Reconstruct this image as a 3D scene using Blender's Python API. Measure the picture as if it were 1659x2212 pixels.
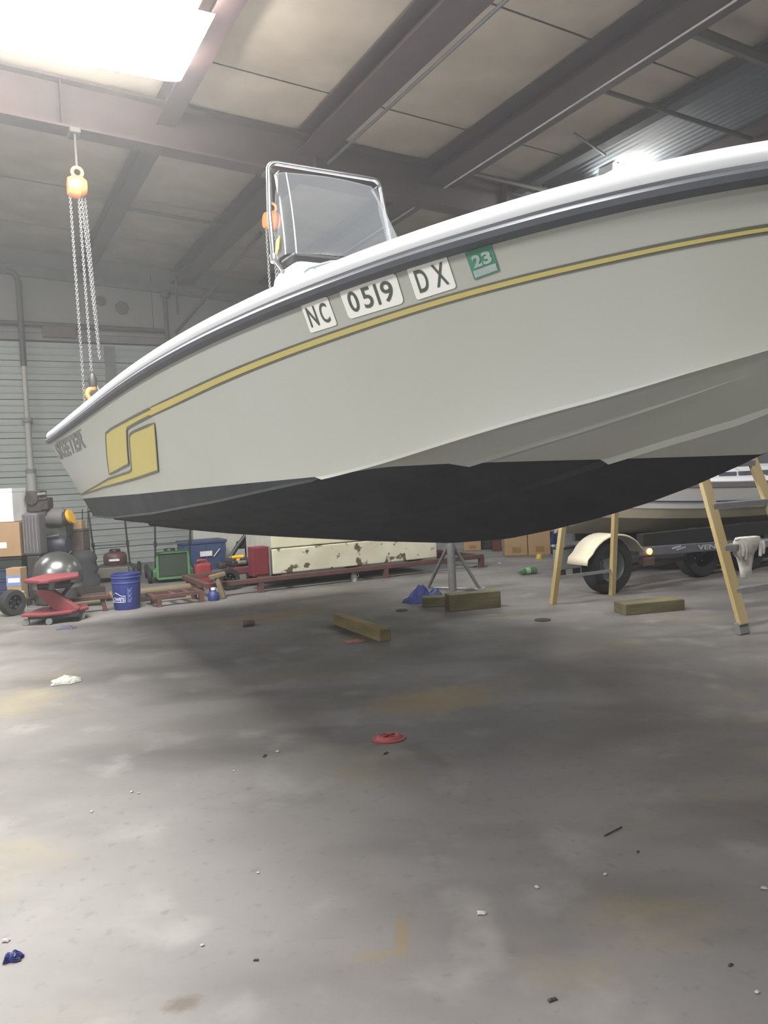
import bpy, bmesh, math, random
from mathutils import Vector, Matrix
R = math.radians
random.seed(7)
for o in list(bpy.data.objects): bpy.data.objects.remove(o)
SC = bpy.context.scene
COL = SC.collection

# ------------------------------------------------------------ camera
H = 1.25
FPX = 1700.0
cam_d = bpy.data.cameras.new('camera'); cam = bpy.data.objects.new('camera', cam_d); COL.objects.link(cam)
cam_d.sensor_fit = 'VERTICAL'; cam_d.sensor_height = 36.0; cam_d.sensor_width = 27.0
cam_d.lens = 36.0 * FPX / 2212.0; cam_d.clip_start = 0.05; cam_d.clip_end = 200
_p, _ro = R(-2.5), R(2.7)
FW = Vector((0, math.cos(_p), math.sin(_p))); _u0 = Vector((1, 0, 0)).cross(FW)
RT = math.cos(_ro) * Vector((1, 0, 0)) - math.sin(_ro) * _u0
UP = math.sin(_ro) * Vector((1, 0, 0)) + math.cos(_ro) * _u0
cam.matrix_world = Matrix(((RT.x, UP.x, -FW.x, 0), (RT.y, UP.y, -FW.y, 0), (RT.z, UP.z, -FW.z, H), (0, 0, 0, 1)))
SC.camera = cam
def ray(x, y): return FW + RT * ((x - 829.5) / FPX) - UP * ((y - 1106.0) / FPX)
def ground(x, y, z=0.0):
    r = ray(x, y); t = (z - H) / r.z; return Vector((r.x * t, r.y * t, z))
def at(x, y, Y):
    r = ray(x, y); t = Y / r.y; return Vector((r.x * t, Y, H + r.z * t))
# building axes: U runs along the roof beams, V along the back wall
AU = Vector((-.4695, .8829, 0)); AV = Vector((.8829, .4695, 0)); RZ = R(28.0)
def uv(u, v, z=0.0): p = AU * u + AV * v; return Vector((p.x, p.y, z))
SL = .055                                       # roof falls along V

# ------------------------------------------------------------ light and exposure
W = bpy.data.worlds.new('world'); SC.world = W; W.use_nodes = True
W.node_tree.nodes['Background'].inputs[0].default_value = (.5, .52, .5, 1)
W.node_tree.nodes['Background'].inputs[1].default_value = .05
def area(name, loc, sx, sy, power, color=(1, .985, .965), rot=(0, 0, 0)):
    l = bpy.data.lights.new(name, 'AREA'); l.shape = 'RECTANGLE'; l.size = sx; l.size_y = sy; l.energy = power; l.color = color
    o = bpy.data.objects.new(name, l); o.location = loc; o.rotation_euler = rot; COL.objects.link(o)
    o.visible_glossy = True
    return o
area('unseen_hall_light', uv(2.2, 1.6, 4.55), 2.4, .5, 190, rot=(0, 0, RZ))
area('unseen_hall_light', uv(-1.2, -4.5, 4.55), 2.4, .5, 170, rot=(0, 0, RZ))
area('unseen_hall_light', uv(-1.2, 1.0, 4.5), 2.4, .5, 60, rot=(0, 0, RZ))
area('unseen_hall_light', uv(3.0, -5.5, 4.7), 2.4, .5, 500, rot=(0, 0, RZ))
area('unseen_hall_light', uv(12.0, 8.5, 4.1), 2.4, .5, 60, (.96, 1, .98), rot=(0, 0, RZ))
area('unseen_hall_light', uv(3.0, 8.6, 4.2), 2.4, .5, 110, rot=(0, 0, RZ))  # unseen fill light, added to brighten the cabin boat on the right
area('unseen_hall_light', uv(11.3, -2.5, 4.9), 2.4, .5, 110, rot=(0, 0, RZ))  # unseen fill light, added to brighten the back wall behind the mowers
area('unseen_hall_light', uv(-3.0, 8.0, 4.1), 2.4, .5, 25, rot=(0, 0, RZ))
# the phone's own torch, beside its lens: it is what lights up the reflective number plates
fl = bpy.data.lights.new('phone_torch', 'SPOT'); fl.energy = 9; fl.spot_size = R(95); fl.spot_blend = .8; fl.shadow_soft_size = .012; fl.color = (.93, 1, .96)
fo = bpy.data.objects.new('phone_torch', fl); fo.matrix_world = cam.matrix_world @ Matrix.Translation((.0, .02, 0)); COL.objects.link(fo)
SC.view_settings.view_transform = 'Standard'; SC.view_settings.look = 'None'
SC.view_settings.gamma = 1.0; SC.view_settings.use_curve_mapping = False
SC.view_settings.exposure = 0.36
SC.cycles.diffuse_bounces = 3; SC.cycles.max_bounces = 8; SC.cycles.volume_bounces = 0; SC.cycles.glossy_bounces = 3
LAMP_E = 60.0
HAZE = .0068

# ------------------------------------------------------------ materials
def lin1(c): c /= 255.0; return c / 12.92 if c <= .04045 else ((c + .055) / 1.055) ** 2.4
def rgb(r, g, b): return (lin1(r), lin1(g), lin1(b), 1)
MC = {}
def mat(name, col, rough=.6, metal=0.0, col2=None, scale=6.0, amt=.5, bump=0.0, bscale=None, detail=4.0, spec=.5, coat=0.0, stretch=None, lo=.35, hi=.65):
    if name in MC: return MC[name]
    m = bpy.data.materials.new(name); m.use_nodes = True; nt = m.node_tree; N = nt.nodes; L = nt.links
    b = N['Principled BSDF']; b.inputs['Roughness'].default_value = rough; b.inputs['Metallic'].default_value = metal
    b.inputs['Specular IOR Level'].default_value = spec; b.inputs['Coat Weight'].default_value = coat; b.inputs['Coat Roughness'].default_value = .15
    c1 = rgb(*col); b.inputs['Base Color'].default_value = c1
    tc = N.new('ShaderNodeTexCoord'); mp = N.new('ShaderNodeMapping'); L.new(tc.outputs['Object'], mp.inputs[0])
    if stretch: mp.inputs['Scale'].default_value = stretch
    if col2 is None: col2 = tuple(c * .86 for c in col)
    n = N.new('ShaderNodeTexNoise'); n.inputs['Scale'].default_value = scale; n.inputs['Detail'].default_value = detail; L.new(mp.outputs[0], n.inputs[0])
    mr = N.new('ShaderNodeMapRange'); mr.inputs[1].default_value = lo; mr.inputs[2].default_value = hi; mr.inputs[4].default_value = amt; L.new(n.outputs[0], mr.inputs[0])
    mx = N.new('ShaderNodeMix'); mx.data_type = 'RGBA'; mx.inputs[6].default_value = c1; mx.inputs[7].default_value = rgb(*col2)
    L.new(mr.outputs[0], mx.inputs[0]); L.new(mx.outputs[2], b.inputs['Base Color'])
    if bump:
        n2 = N.new('ShaderNodeTexNoise'); n2.inputs['Scale'].default_value = bscale or scale * 6; n2.inputs['Detail'].default_value = 3; L.new(mp.outputs[0], n2.inputs[0])
        bp = N.new('ShaderNodeBump'); bp.inputs['Strength'].default_value = bump; bp.inputs['Distance'].default_value = .01; L.new(n2.outputs[0], bp.inputs['Height']); L.new(bp.outputs[0], b.inputs['Normal'])
    MC[name] = m; return m
def emit(name, col, e):
    m = bpy.data.materials.new(name); m.use_nodes = True; b = m.node_tree.nodes['Principled BSDF']
    b.inputs['Base Color'].default_value = (.8, .8, .8, 1); b.inputs['Emission Color'].default_value = col; b.inputs['Emission Strength'].default_value = e; return m
def glass(name, col, rough=.02, alpha=.2, edge=.6):
    m = bpy.data.materials.new(name); m.use_nodes = True; nt = m.node_tree; N = nt.nodes; L = nt.links
    b = N['Principled BSDF']; b.inputs['Base Color'].default_value = col; b.inputs['Roughness'].default_value = rough; b.inputs['Specular IOR Level'].default_value = .7
    lw = N.new('ShaderNodeLayerWeight'); lw.inputs[0].default_value = .45
    mr = N.new('ShaderNodeMapRange'); mr.inputs[3].default_value = alpha; mr.inputs[4].default_value = edge; L.new(lw.outputs['Facing'], mr.inputs[0]); L.new(mr.outputs[0], b.inputs['Alpha'])
    return m

# ------------------------------------------------------------ mesh builder
class MB:
    def __init__(s): s.v = []; s.f = []
    def add(s, vs, fs):
        n = len(s.v); s.v += [Vector(v) for v in vs]; s.f += [tuple(i + n for i in f) for f in fs]; return s
    def box(s, x0, x1, y0, y1, z0, z1, M=None):
        vs = [Vector((x, y, z)) for z in (z0, z1) for y in (y0, y1) for x in (x0, x1)]
        if M: vs = [M @ v for v in vs]
        return s.add(vs, [(0, 2, 3, 1), (4, 5, 7, 6), (0, 1, 5, 4), (1, 3, 7, 5), (3, 2, 6, 7), (2, 0, 4, 6)])
    def bar(s, a, b, w, h, up=(0, 0, 1)):
        a = Vector(a); b = Vector(b); d = (b - a).normalized(); r = d.cross(Vector(up))
        if r.length < 1e-4: r = d.cross(Vector((1, 0, 0)))
        r.normalize(); u = r.cross(d)
        vs = [p + r * (sx * w / 2) + u * (sz * h / 2) for p in (a, b) for sx, sz in ((-1, -1), (1, -1), (1, 1), (-1, 1))]
        return s.add(vs, [(3, 2, 1, 0), (4, 5, 6, 7), (0, 1, 5, 4), (1, 2, 6, 5), (2, 3, 7, 6), (3, 0, 4, 7)])
    def tube(s, pts, r, n=10, closed=False, r2=None):
        pts = [Vector(p) for p in pts]; k = len(pts); prev = None; rings = []
        for i, p in enumerate(pts):
            if closed: d = pts[(i + 1) % k] - pts[i - 1]
            else: d = pts[min(i + 1, k - 1)] - pts[max(i - 1, 0)]
            d.normalize()
            if prev is None:
                a = d.cross(Vector((0, 0, 1)));
                if a.length < .1: a = d.cross(Vector((0, 1, 0)))
            else: a = prev - d * prev.dot(d)
            a.normalize(); prev = a; b = d.cross(a)
            rr = r if r2 is None else r + (r2 - r) * i / (k - 1)
            rings.append([p + a * (rr * math.cos(2 * math.pi * j / n)) + b * (rr * math.sin(2 * math.pi * j / n)) for j in range(n)])
        vs = [v for q in rings for v in q]; fs = []
        for i in range(k if closed else k - 1):
            for j in range(n):
                i2 = (i + 1) % k; fs.append((i * n + j, i * n + (j + 1) % n, i2 * n + (j + 1) % n, i2 * n + j))
        if not closed: fs += [tuple(range(n))[::-1], tuple(range((k - 1) * n, k * n))]
        return s.add(vs, fs)
    def lathe(s, prof, n=24, M=None, cap=True):
        vs = [Vector((r * math.cos(2 * math.pi * j / n), r * math.sin(2 * math.pi * j / n), z)) for r, z in prof for j in range(n)]
        if M: vs = [M @ v for v in vs]
        fs = [(i * n + j, i * n + (j + 1) % n, (i + 1) * n + (j + 1) % n, (i + 1) * n + j) for i in range(len(prof) - 1) for j in range(n)]
        if cap: fs += [tuple(range(n))[::-1], tuple(range((len(prof) - 1) * n, len(prof) * n))]
        return s.add(vs, fs)
    def prism(s, poly, a, b, M=None):
        """poly in the local x-z plane, extruded from y=a to y=b"""
        k = len(poly); vs = [Vector((x, a, z)) for x, z in poly] + [Vector((x, b, z)) for x, z in poly]
        if M: vs = [M @ v for v in vs]
        return s.add(vs, [tuple(range(k)), tuple(range(k, 2 * k))[::-1]] + [(i, i + k, (i + 1) % k + k, (i + 1) % k) for i in range(k)])
    def grid(s, P, closed=False):
        n = len(P[0]); vs = [v for row in P for v in row]; m = len(P)
        fs = [(i * n + j, i * n + (j + 1) % n, ((i + 1) % m) * n + (j + 1) % n, ((i + 1) % m) * n + j) for i in range(m if closed else m - 1) for j in range(n - 1)]
        return s.add(vs, fs)
    def build(s, name, m, parent=None, smooth=None, bevel=0, solid=0, loc=None, rz=0, seg=2, merge=0):
        me = bpy.data.meshes.new(name); me.from_pydata([tuple(v) for v in s.v], [], s.f)
        bm = bmesh.new(); bm.from_mesh(me)
        if merge: bmesh.ops.remove_doubles(bm, verts=bm.verts, dist=merge)
        bmesh.ops.recalc_face_normals(bm, faces=bm.faces); bm.to_mesh(me); bm.free()
        if smooth is not None:
            for p in me.polygons: p.use_smooth = True
            me.set_sharp_from_angle(angle=R(smooth))
        for mm in (m if isinstance(m, (list, tuple)) else [m]): me.materials.append(mm)
        o = bpy.data.objects.new(name, me); COL.objects.link(o)
        if parent: o.parent = parent
        if loc is not None: o.location = loc
        if rz: o.rotation_euler = (0, 0, rz)
        if bevel:
            md = o.modifiers.new('bevel', 'BEVEL'); md.width = bevel; md.segments = seg; md.limit_method = 'ANGLE'; md.angle_limit = R(40)
        if solid:
            md = o.modifiers.new('solid', 'SOLIDIFY'); md.thickness = solid; md.offset = 0
        return o
def thing(name, label, cat, loc=(0, 0, 0), rz=0, group=None):
    o = bpy.data.objects.new(name, None); COL.objects.link(o); o.location = loc; o.rotation_euler = (0, 0, rz); o.empty_display_size = .1
    o['label'] = label; o['category'] = cat
    if group: o['group'] = group
    return o
def tag(o, label, cat, group=None):
    o['label'] = label; o['category'] = cat
    if group: o['group'] = group
    return o
def struct(o): o['kind'] = 'structure'; return o
def T(x=0, y=0, z=0, rx=0, ry=0, rz=0, s=1):
    return Matrix.Translation((x, y, z)) @ Matrix.Rotation(rz, 4, 'Z') @ Matrix.Rotation(ry, 4, 'Y') @ Matrix.Rotation(rx, 4, 'X') @ Matrix.Scale(s, 4)
def copy_tree(o, parent=None):
    c = o.copy(); COL.objects.link(c)
    if parent: c.parent = parent
    for ch in list(o.children): copy_tree(ch, c)
    return c
def text_mesh(body, cuts=0, bold=0.0):
    """flat letter geometry in the unit box -> (verts in 0..1 x 0..1, faces, aspect)"""
    cu = bpy.data.curves.new('t', 'FONT'); cu.body = body; cu.offset = bold; cu.resolution_u = 6
    o = bpy.data.objects.new('t', cu); COL.objects.link(o)
    dg = bpy.context.evaluated_depsgraph_get(); me = bpy.data.meshes.new_from_object(o.evaluated_get(dg))
    bm = bmesh.new(); bm.from_mesh(me); bmesh.ops.remove_doubles(bm, verts=bm.verts, dist=1e-5); bmesh.ops.triangulate(bm, faces=bm.faces)
    xs = [v.co.x for v in bm.verts]; ys = [v.co.y for v in bm.verts]; x0, x1, y0, y1 = min(xs), max(xs), min(ys), max(ys)
    for k in range(cuts):
        es = [e for e in bm.edges if e.calc_length() > .12]
        bmesh.ops.subdivide_edges(bm, edges=es, cuts=1); bmesh.ops.triangulate(bm, faces=bm.faces)
    vs = [((v.co.x - x0) / (x1 - x0), (v.co.y - y0) / (y1 - y0)) for v in bm.verts]; bm.verts.index_update()
    fs = [tuple(v.index for v in f.verts) for f in bm.faces]; bm.free()
    bpy.data.objects.remove(o); bpy.data.curves.remove(cu); bpy.data.meshes.remove(me)
    return vs, fs, (x1 - x0) / (y1 - y0)

M_dark = mat('dark_steel', (58, 57, 58), .5, .3, scale=9)
M_black = mat('black_plastic', (34, 35, 36), .5, scale=8)
M_rubber = mat('tyre_rubber', (38, 39, 41), .8, bump=.2, scale=12)
M_grey = mat('grey_paint', (120, 122, 122), .5, scale=5)
M_red = mat('red_paint', (140, 50, 56), .45, col2=(130, 30, 38), scale=7)
M_rust = mat('rusty_red_steel', (96, 62, 58), .8, .0, (70, 56, 52), scale=11, amt=.8, bump=.3)
M_card = mat('cardboard', (160, 132, 100), .85, col2=(146, 120, 90), scale=4, bump=.08)
M_alu = mat('aluminium', (190, 192, 194), .35, .8, scale=15)
M_galv = mat('galvanised_steel', (140, 142, 142), .5, .5, (110, 112, 114), scale=14)
M_steelbeam = mat('red_oxide_beam', (62, 46, 47), .6, .0, (50, 42, 44), scale=3.5, amt=.7, bump=.08)
M_white = mat('white_plastic', (220, 222, 224), .5, scale=4)
M_blue = mat('blue_plastic', (30, 52, 180), .4, col2=(26, 44, 150), scale=5)
M_wood = mat('weathered_timber', (112, 106, 76), .85, col2=(78, 76, 56), scale=9, amt=.8, bump=.4, stretch=(.35, 1, 1))
M_woodl = mat('pale_timber', (178, 158, 112), .85, col2=(140, 126, 90), scale=9, amt=.7, bump=.3, stretch=(.3, 1, 1))

# ============================================================ the building
def floor_material():
    m = mat('concrete_floor', (123, 120, 119), .62, col2=(98, 95, 94), scale=.7, amt=.9, bump=.12, bscale=16, detail=7, lo=.36, hi=.66)
    nt = m.node_tree; N = nt.nodes; L = nt.links; b = N['Principled BSDF']; base = b.inputs['Base Color'].links[0].from_socket
    tc = N.new('ShaderNodeTexCoord')
    def layer(base, scale, stretch, lo, hi, col, amt, rot=0, w=0):
        mp = N.new('ShaderNodeMapping'); mp.inputs['Scale'].default_value = stretch; mp.inputs['Rotation'].default_value = (0, 0, rot); mp.inputs['Location'].default_value = (w, w * .7, 0); L.new(tc.outputs['Object'], mp.inputs[0])
        n = N.new('ShaderNodeTexNoise'); n.inputs['Scale'].default_value = scale; n.inputs['Detail'].default_value = 6; L.new(mp.outputs[0], n.inputs[0])
        mr = N.new('ShaderNodeMapRange'); mr.inputs[1].default_value = lo; mr.inputs[2].default_value = hi; mr.inputs[4].default_value = amt; L.new(n.outputs[0], mr.inputs[0])
        mx = N.new('ShaderNodeMix'); mx.data_type = 'RGBA'; L.new(mr.outputs[0], mx.inputs[0]); L.new(base, mx.inputs[6]); mx.inputs[7].default_value = rgb(*col); L.new(mx.outputs[2], mx.inputs[6]) if False else None
        return mx.outputs[2]
    base = layer(base, 1.3, (.6, 1.3, 1), .48, .68, (76, 73, 72), .65, RZ, 3)      # dragged dirt bands
    base = layer(base, 3.0, (1, 1, 1), .56, .70, (144, 141, 139), .45, 0, 9)         # worn pale patches
    base = layer(base, 22., (1, 1, 1), .60, .72, (84, 82, 80), .45, 0, 1)           # fine dirt
    base = layer(base, 1.1, (.8, 1.3, 1), .60, .70, (142, 128, 84), .35, .4, 21)    # ochre staining
    # a few individual stains
    def stain(base, px, py, r, col, amt, sx=1., sy=1., rot=0.):
        p = ground(px, py); mp = N.new('ShaderNodeMapping'); mp.vector_type = 'TEXTURE'
        mp.inputs['Location'].default_value = (p.x, p.y, 0); mp.inputs['Rotation'].default_value = (0, 0, rot); mp.inputs['Scale'].default_value = (r * sx, r * sy, 1); L.new(tc.outputs['Object'], mp.inputs[0])
        nz = N.new('ShaderNodeTexNoise'); nz.inputs['Scale'].default_value = 2.2; nz.inputs['Detail'].default_value = 4; L.new(mp.outputs[0], nz.inputs[0])
        ln = N.new('ShaderNodeVectorMath'); ln.operation = 'LENGTH'; L.new(mp.outputs[0], ln.inputs[0])
        ad = N.new('ShaderNodeMath'); ad.operation = 'ADD'; L.new(ln.outputs['Value'], ad.inputs[0]); L.new(nz.outputs[0], ad.inputs[1])
        mr = N.new('ShaderNodeMapRange'); mr.inputs[1].default_value = 1.5; mr.inputs[2].default_value = .9; mr.inputs[4].default_value = amt; L.new(ad.outputs[0], mr.inputs[0])
        mx = N.new('ShaderNodeMix'); mx.data_type = 'RGBA'; L.new(mr.outputs[0], mx.inputs[0]); L.new(base, mx.inputs[6]); mx.inputs[7].default_value = rgb(*col)
        return mx.outputs[2]
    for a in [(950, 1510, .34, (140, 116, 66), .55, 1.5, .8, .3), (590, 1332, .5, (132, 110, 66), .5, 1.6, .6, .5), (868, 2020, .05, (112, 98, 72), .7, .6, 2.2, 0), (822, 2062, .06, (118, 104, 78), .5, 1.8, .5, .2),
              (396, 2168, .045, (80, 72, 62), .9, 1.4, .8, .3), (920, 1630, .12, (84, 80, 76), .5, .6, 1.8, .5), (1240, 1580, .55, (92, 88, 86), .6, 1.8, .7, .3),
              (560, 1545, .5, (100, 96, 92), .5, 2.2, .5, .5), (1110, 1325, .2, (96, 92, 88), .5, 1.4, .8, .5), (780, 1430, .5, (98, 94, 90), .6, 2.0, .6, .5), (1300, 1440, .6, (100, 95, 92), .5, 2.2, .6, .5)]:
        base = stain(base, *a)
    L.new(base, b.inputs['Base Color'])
    rn = N.new('ShaderNodeTexNoise'); rn.inputs['Scale'].default_value = 2.5; L.new(tc.outputs['Object'], rn.inputs[0])
    rr = N.new('ShaderNodeMapRange'); rr.inputs[3].default_value = .45; rr.inputs[4].default_value = .75; L.new(rn.outputs[0], rr.inputs[0]); L.new(rr.outputs[0], b.inputs['Roughness'])
    return m
VMIN, VMAX, UMIN, UMAX = -9.0, 15.0, -7.0, 13.63
fb = MB(); fb.add([uv(UMIN, VMIN), uv(UMIN, VMAX), uv(UMAX + .3, VMAX), uv(UMAX + .3, VMIN), uv(UMIN, VMIN, -.15), uv(UMIN, VMAX, -.15), uv(UMAX + .3, VMAX, -.15), uv(UMAX + .3, VMIN, -.15)],
    [(0, 1, 2, 3), (4, 5, 6, 7), (0, 1, 5, 4), (1, 2, 6, 5), (2, 3, 7, 6), (3, 0, 4, 7)])
struct(fb.build('floor', floor_material()))
M_wall = mat('wall_siding', (150, 156, 154), .6, col2=(132, 138, 136), scale=2.2, bump=.04)
M_wallu = mat('upper_wall_lining', (128, 128, 126), .8, col2=(112, 112, 110), scale=1.3, bump=.1)
M_seam = mat('siding_joint', (70, 74, 74), .8)
M_ceil = mat('roof_insulation', (152, 141, 129), .75, col2=(132, 121, 110), scale=1.5, amt=.8, bump=.35, bscale=3)
M_ceild = mat('roof_deck_gap', (84, 80, 74), .9)
BR = Matrix.Rotation(RZ, 4, 'Z')                # building frame: local x = V, y = U
def bframe(name, kind='structure'):
    o = bpy.data.objects.new(name, None); COL.objects.link(o); o.rotation_euler = (0, 0, RZ); o['kind'] = kind; return o
# back wall: backing sheet + siding courses
def wallmesh(name, x0, x1, y0, y1, z0, z1, m):
    return struct(MB().box(x0, x1, y0, y1, z0, z1).build(name, m, rz=RZ))
wb = wallmesh('wall_back', VMIN, VMAX, UMAX + .05, UMAX + .25, 0, 5.5, M_seam)
def siding(z0, z1):
    b = MB(); prof = [(0, z0 + .006), (.0, z0 + .09), (.012, z0 + .10), (.012, z0 + .115), (0, z0 + .125), (0, z0 + .2), (.012, z0 + .21), (.012, z0 + .225), (0, z0 + .235), (0, z1 - .006)]
    fr = [(UMAX - d, z) for d, z in prof]; pts = fr + [(UMAX + .05, z1 - .006), (UMAX + .05, z0 + .006)]
    k = len(pts); vs = [Vector((VMIN, y, z)) for y, z in pts] + [Vector((VMAX, y, z)) for y, z in pts]
    b.add(vs, [tuple(range(k)), tuple(range(k, 2 * k))] + [(i, (i + 1) % k, (i + 1) % k + k, i + k) for i in range(k)])
    return b
sd = siding(0, .305).build('siding_course', M_wall, wb)
for i in range(1, 12):
    c = sd.copy(); COL.objects.link(c); c.location = (0, 0, .305 * i)
for k in range(8):                              # upper lining of the wall in tall sheets
    MB().box(VMIN + k * 3 + .005, VMIN + (k + 1) * 3 - .005, UMAX - .01, UMAX + .05, 3.80, 5.5).build('lining_sheet', M_wallu, wb)
MB().box(VMIN, VMAX, UMAX - .06, UMAX, 3.67, 3.79).build('wall_rail', mat('wall_girt', (112, 110, 110), .6), wb, bevel=.01)
gb = MB(); gb.add([(VMIN, UMAX - .10, 4.87 - SL * VMIN), (VMAX, UMAX - .10, 4.87 - SL * VMAX), (VMAX, UMAX, 4.87 - SL * VMAX), (VMIN, UMAX, 4.87 - SL * VMIN),
    (VMIN, UMAX - .10, 4.72 - SL * VMIN), (VMAX, UMAX - .10, 4.72 - SL * VMAX), (VMAX, UMAX, 4.72 - SL * VMAX), (VMIN, UMAX, 4.72 - SL * VMIN)],
    [(0, 1, 2, 3), (4, 5, 6, 7), (0, 1, 5, 4), (1, 2, 6, 5), (2, 3, 7, 6), (3, 0, 4, 7)])
struct(gb.build('trim_1', mat('eave_angle', (104, 103, 104), .6), rz=RZ))
wallmesh('wall_right', VMAX - .1, VMAX + .1, UMIN, UMAX, 0, 5.4, mat('side_wall', (164, 166, 168), .7, scale=1))
wallmesh('wall_left', VMIN - .1, VMIN + .1, UMIN, UMAX, 0, 5.9, M_wallu)
wallmesh('wall_front', VMIN, VMAX, UMIN - .1, UMIN + .1, 0, 5.9, M_wallu)
# roof deck and insulation blankets
def slab(b, v0, v1, u0, u1, zt, th, sag=0.0, n=1):
    P = []
    for i in range(n + 1):
        for j in range(n + 1):
            a = i / n; c = j / n; v = v0 + (v1 - v0) * a; u = u0 + (u1 - u0) * c
            P.append(Vector((v, u, zt - SL * v - sag * math.sin(math.pi * a) ** .5 * math.sin(math.pi * c) ** .5)))
    k = n + 1; base = len(P); Q = P + [p + Vector((0, 0, th)) for p in (P[0], P[n], P[-1], P[n * k])]
    fs = [(i * k + j, i * k + j + 1, (i + 1) * k + j + 1, (i + 1) * k + j) for i in range(n) for j in range(n)]
    fs.append((base, base + 1, base + 2, base + 3)); return b.add(Q, fs)
ce = MB(); slab(ce, VMIN, VMAX, UMIN, UMAX + .2, 5.20, .1); ce.add([], []); ceil = struct(ce.build('ceiling', M_ceild, rz=RZ))
bays = [(-9, -6.1), (-6.05, -3.1), (-3.05, .2), (.25, 1.92), (1.98, 3.44), (3.5, 5.0), (5.06, 6.28), (7.42, 8.95), (9.0, 11.9), (11.95, 15)]
useams = [-7, -4.2, -1.4, 1.4, 3.3, 5.12, 6.98, 8.8, 10.63, 12.3, 13.6]
for v0, v1 in bays:
    for u0, u1 in zip(useams, useams[1:]):
        b = MB(); slab(b, v0 + .0, v1, u0 + .012, u1 - .012, 5.14, .03, .035, 8); b.build('insulation_blanket', M_ceil, ceil, smooth=60)
# corrugated dark sheeting strip
M_corr = mat('corrugated_sheet', (66, 72, 78), .7, .0, (52, 58, 64), scale=3)
k = 13
for a in range(3):
    b = MB(); P = []
    for i in range(53):
        v = 6.30 + 1.08 * i / 52; P.append([Vector((v, u, 5.10 - SL * v + .022 * math.sin(2 * math.pi * i / 4))) for u in (-4.5 + a * 6.1, 1.55 + a * 6.1)])
    b.grid(P); b.build('corrugated_sheet', M_corr, ceil, smooth=50, solid=.004)
# beams
def ibeam_u(name, v0, v1, u0, u1, zb, zt, m, label, cord=False):
    t = bpy.data.objects.new(name, None); COL.objects.link(t); t.rotation_euler = (0, 0, RZ); t['label'] = label; t['category'] = 'roof beam'; t['group'] = 'roof beams under the insulation'
    vm = (v0 + v1) / 2; zm = lambda z: z - SL * vm
    MB().box(v0, v1, u0, u1, zm(zb), zm(zb) + .018).build('bottom_flange', m, t)
    MB().box(vm - .012, vm + .012, u0, u1, zm(zb) + .018, zm(zt) - .012).build('web', m, t)
    MB().box(v0, v1, u0, u1, zm(zt) - .012, zm(zt)).build('top_flange', m, t)
    return t
ibeam_u('roof_beam', 1.86, 2.05, -5, 13.5, 4.88, 5.10, M_steelbeam, 'dark red steel roof beam passing close beside the glaring lamp')
ibeam_u('roof_beam', 3.30, 3.64, -5, 13.5, 4.88, 5.10, M_steelbeam, 'dark red steel roof beam running down to the girder above the windshield')
tb = ibeam_u('roof_beam', 4.86, 5.29, -5, 13.5, 4.88, 5.10, M_steelbeam, 'widest dark red steel roof beam, with a pale cable along its underside')
zc_ = 4.88 - SL * 5.07
MB().tube([(5.16, -4, zc_ - .012), (5.16, 13.4, zc_ - .012)], .010, 6).build('cable', mat('pale_cable', (176, 172, 170), .6), tb)
ibeam_u('roof_beam', 7.32, 7.46, -5, 13.5, 4.86, 5.10, M_steelbeam, 'slim dark red roof beam along the far edge of the corrugated strip')
ibeam_u('roof_beam', 6.16, 6.30, -5, 13.5, 5.00, 5.10, mat('grey_beam', (58, 60, 62), .8), 'thin grey edge beam along the near side of the corrugated strip')
# big girder
gt = bpy.data.objects.new('roof_girder', None); COL.objects.link(gt); gt.rotation_euler = (0, 0, RZ)
tag(gt, 'deep dark red steel girder crossing under the roof above the boat', 'girder')
def sloped(v0, v1, u0, u1, zb, zt):
    P = [Vector((v, u, z - SL * v)) for z in (zb, zt) for u in (u0, u1) for v in (v0, v1)]
    return MB().add(P, [(0, 2, 3, 1), (4, 5, 7, 6), (0, 1, 5, 4), (1, 3, 7, 5), (3, 2, 6, 7), (2, 0, 4, 6)])
sloped(VMIN, VMAX, 7.73, 7.95, 4.63, 4.655).build('bottom_flange', M_steelbeam, gt)
sloped(VMIN, VMAX, 7.83, 7.85, 4.655, 5.055).build('web', M_steelbeam, gt)
sloped(VMIN, VMAX, 7.73, 7.95, 5.055, 5.08).build('top_flange', M_steelbeam, gt)
for v in (-1.5, 1.0, 3.5, 6.0, 8.5):
    zz = -SL * v; MB().box(v - .006, v + .006, 7.74, 7.83, 4.655 + zz, 5.055 + zz).build('stiffener', M_steelbeam, gt)
# flange braces and thin cross members
M_strut = mat('strut_steel', (74, 72, 70), .6)
def strut(pts, r, label, m=M_strut, cat='roof brace', name='roof_brace'):
    return tag(MB().tube([Vector(p) for p in pts], r, 6).build(name, m, rz=RZ), label, cat)
def roofv(v, z=5.06): return z - SL * v
strut([(5.3, 5.42, roofv(5.3, 4.95)), (7.36, 5.42, roofv(7.36, 4.95))], .022, 'dark cross brace under the corrugated strip, nearest the top right corner')
strut([(5.3, 7.50, roofv(5.3, 4.95)), (6.6, 7.50, roofv(6.6, 4.95))], .022, 'dark cross brace under the roof just above the gunwale beside the wide beam')
strut([(5.6, 6.10, roofv(5.6, 4.90)), (6.35, 6.46, roofv(6.35, 4.98))], .014, 'short slanted brace rod between the wide beam and the corrugated strip')
strut([(2.0, 10.63, roofv(2.0, 5.0)), (3.5, 10.63, roofv(3.5, 5.0))], .024, 'dark cross brace between two roof beams beyond the girder')
strut([(3.62, 4.0, roofv(3.62, 4.80)), (3.62, 7.7, roofv(3.62, 4.80))], .016, 'thin dark conduit running beside the roof beam toward the girder', cat='conduit', name='conduit')
strut([(5.3, 4.4, roofv(5.3, 4.95)), (8.6, 4.4, roofv(8.6, 4.95))], .05, 'thick dark cross member at the top right of the roof')
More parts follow.
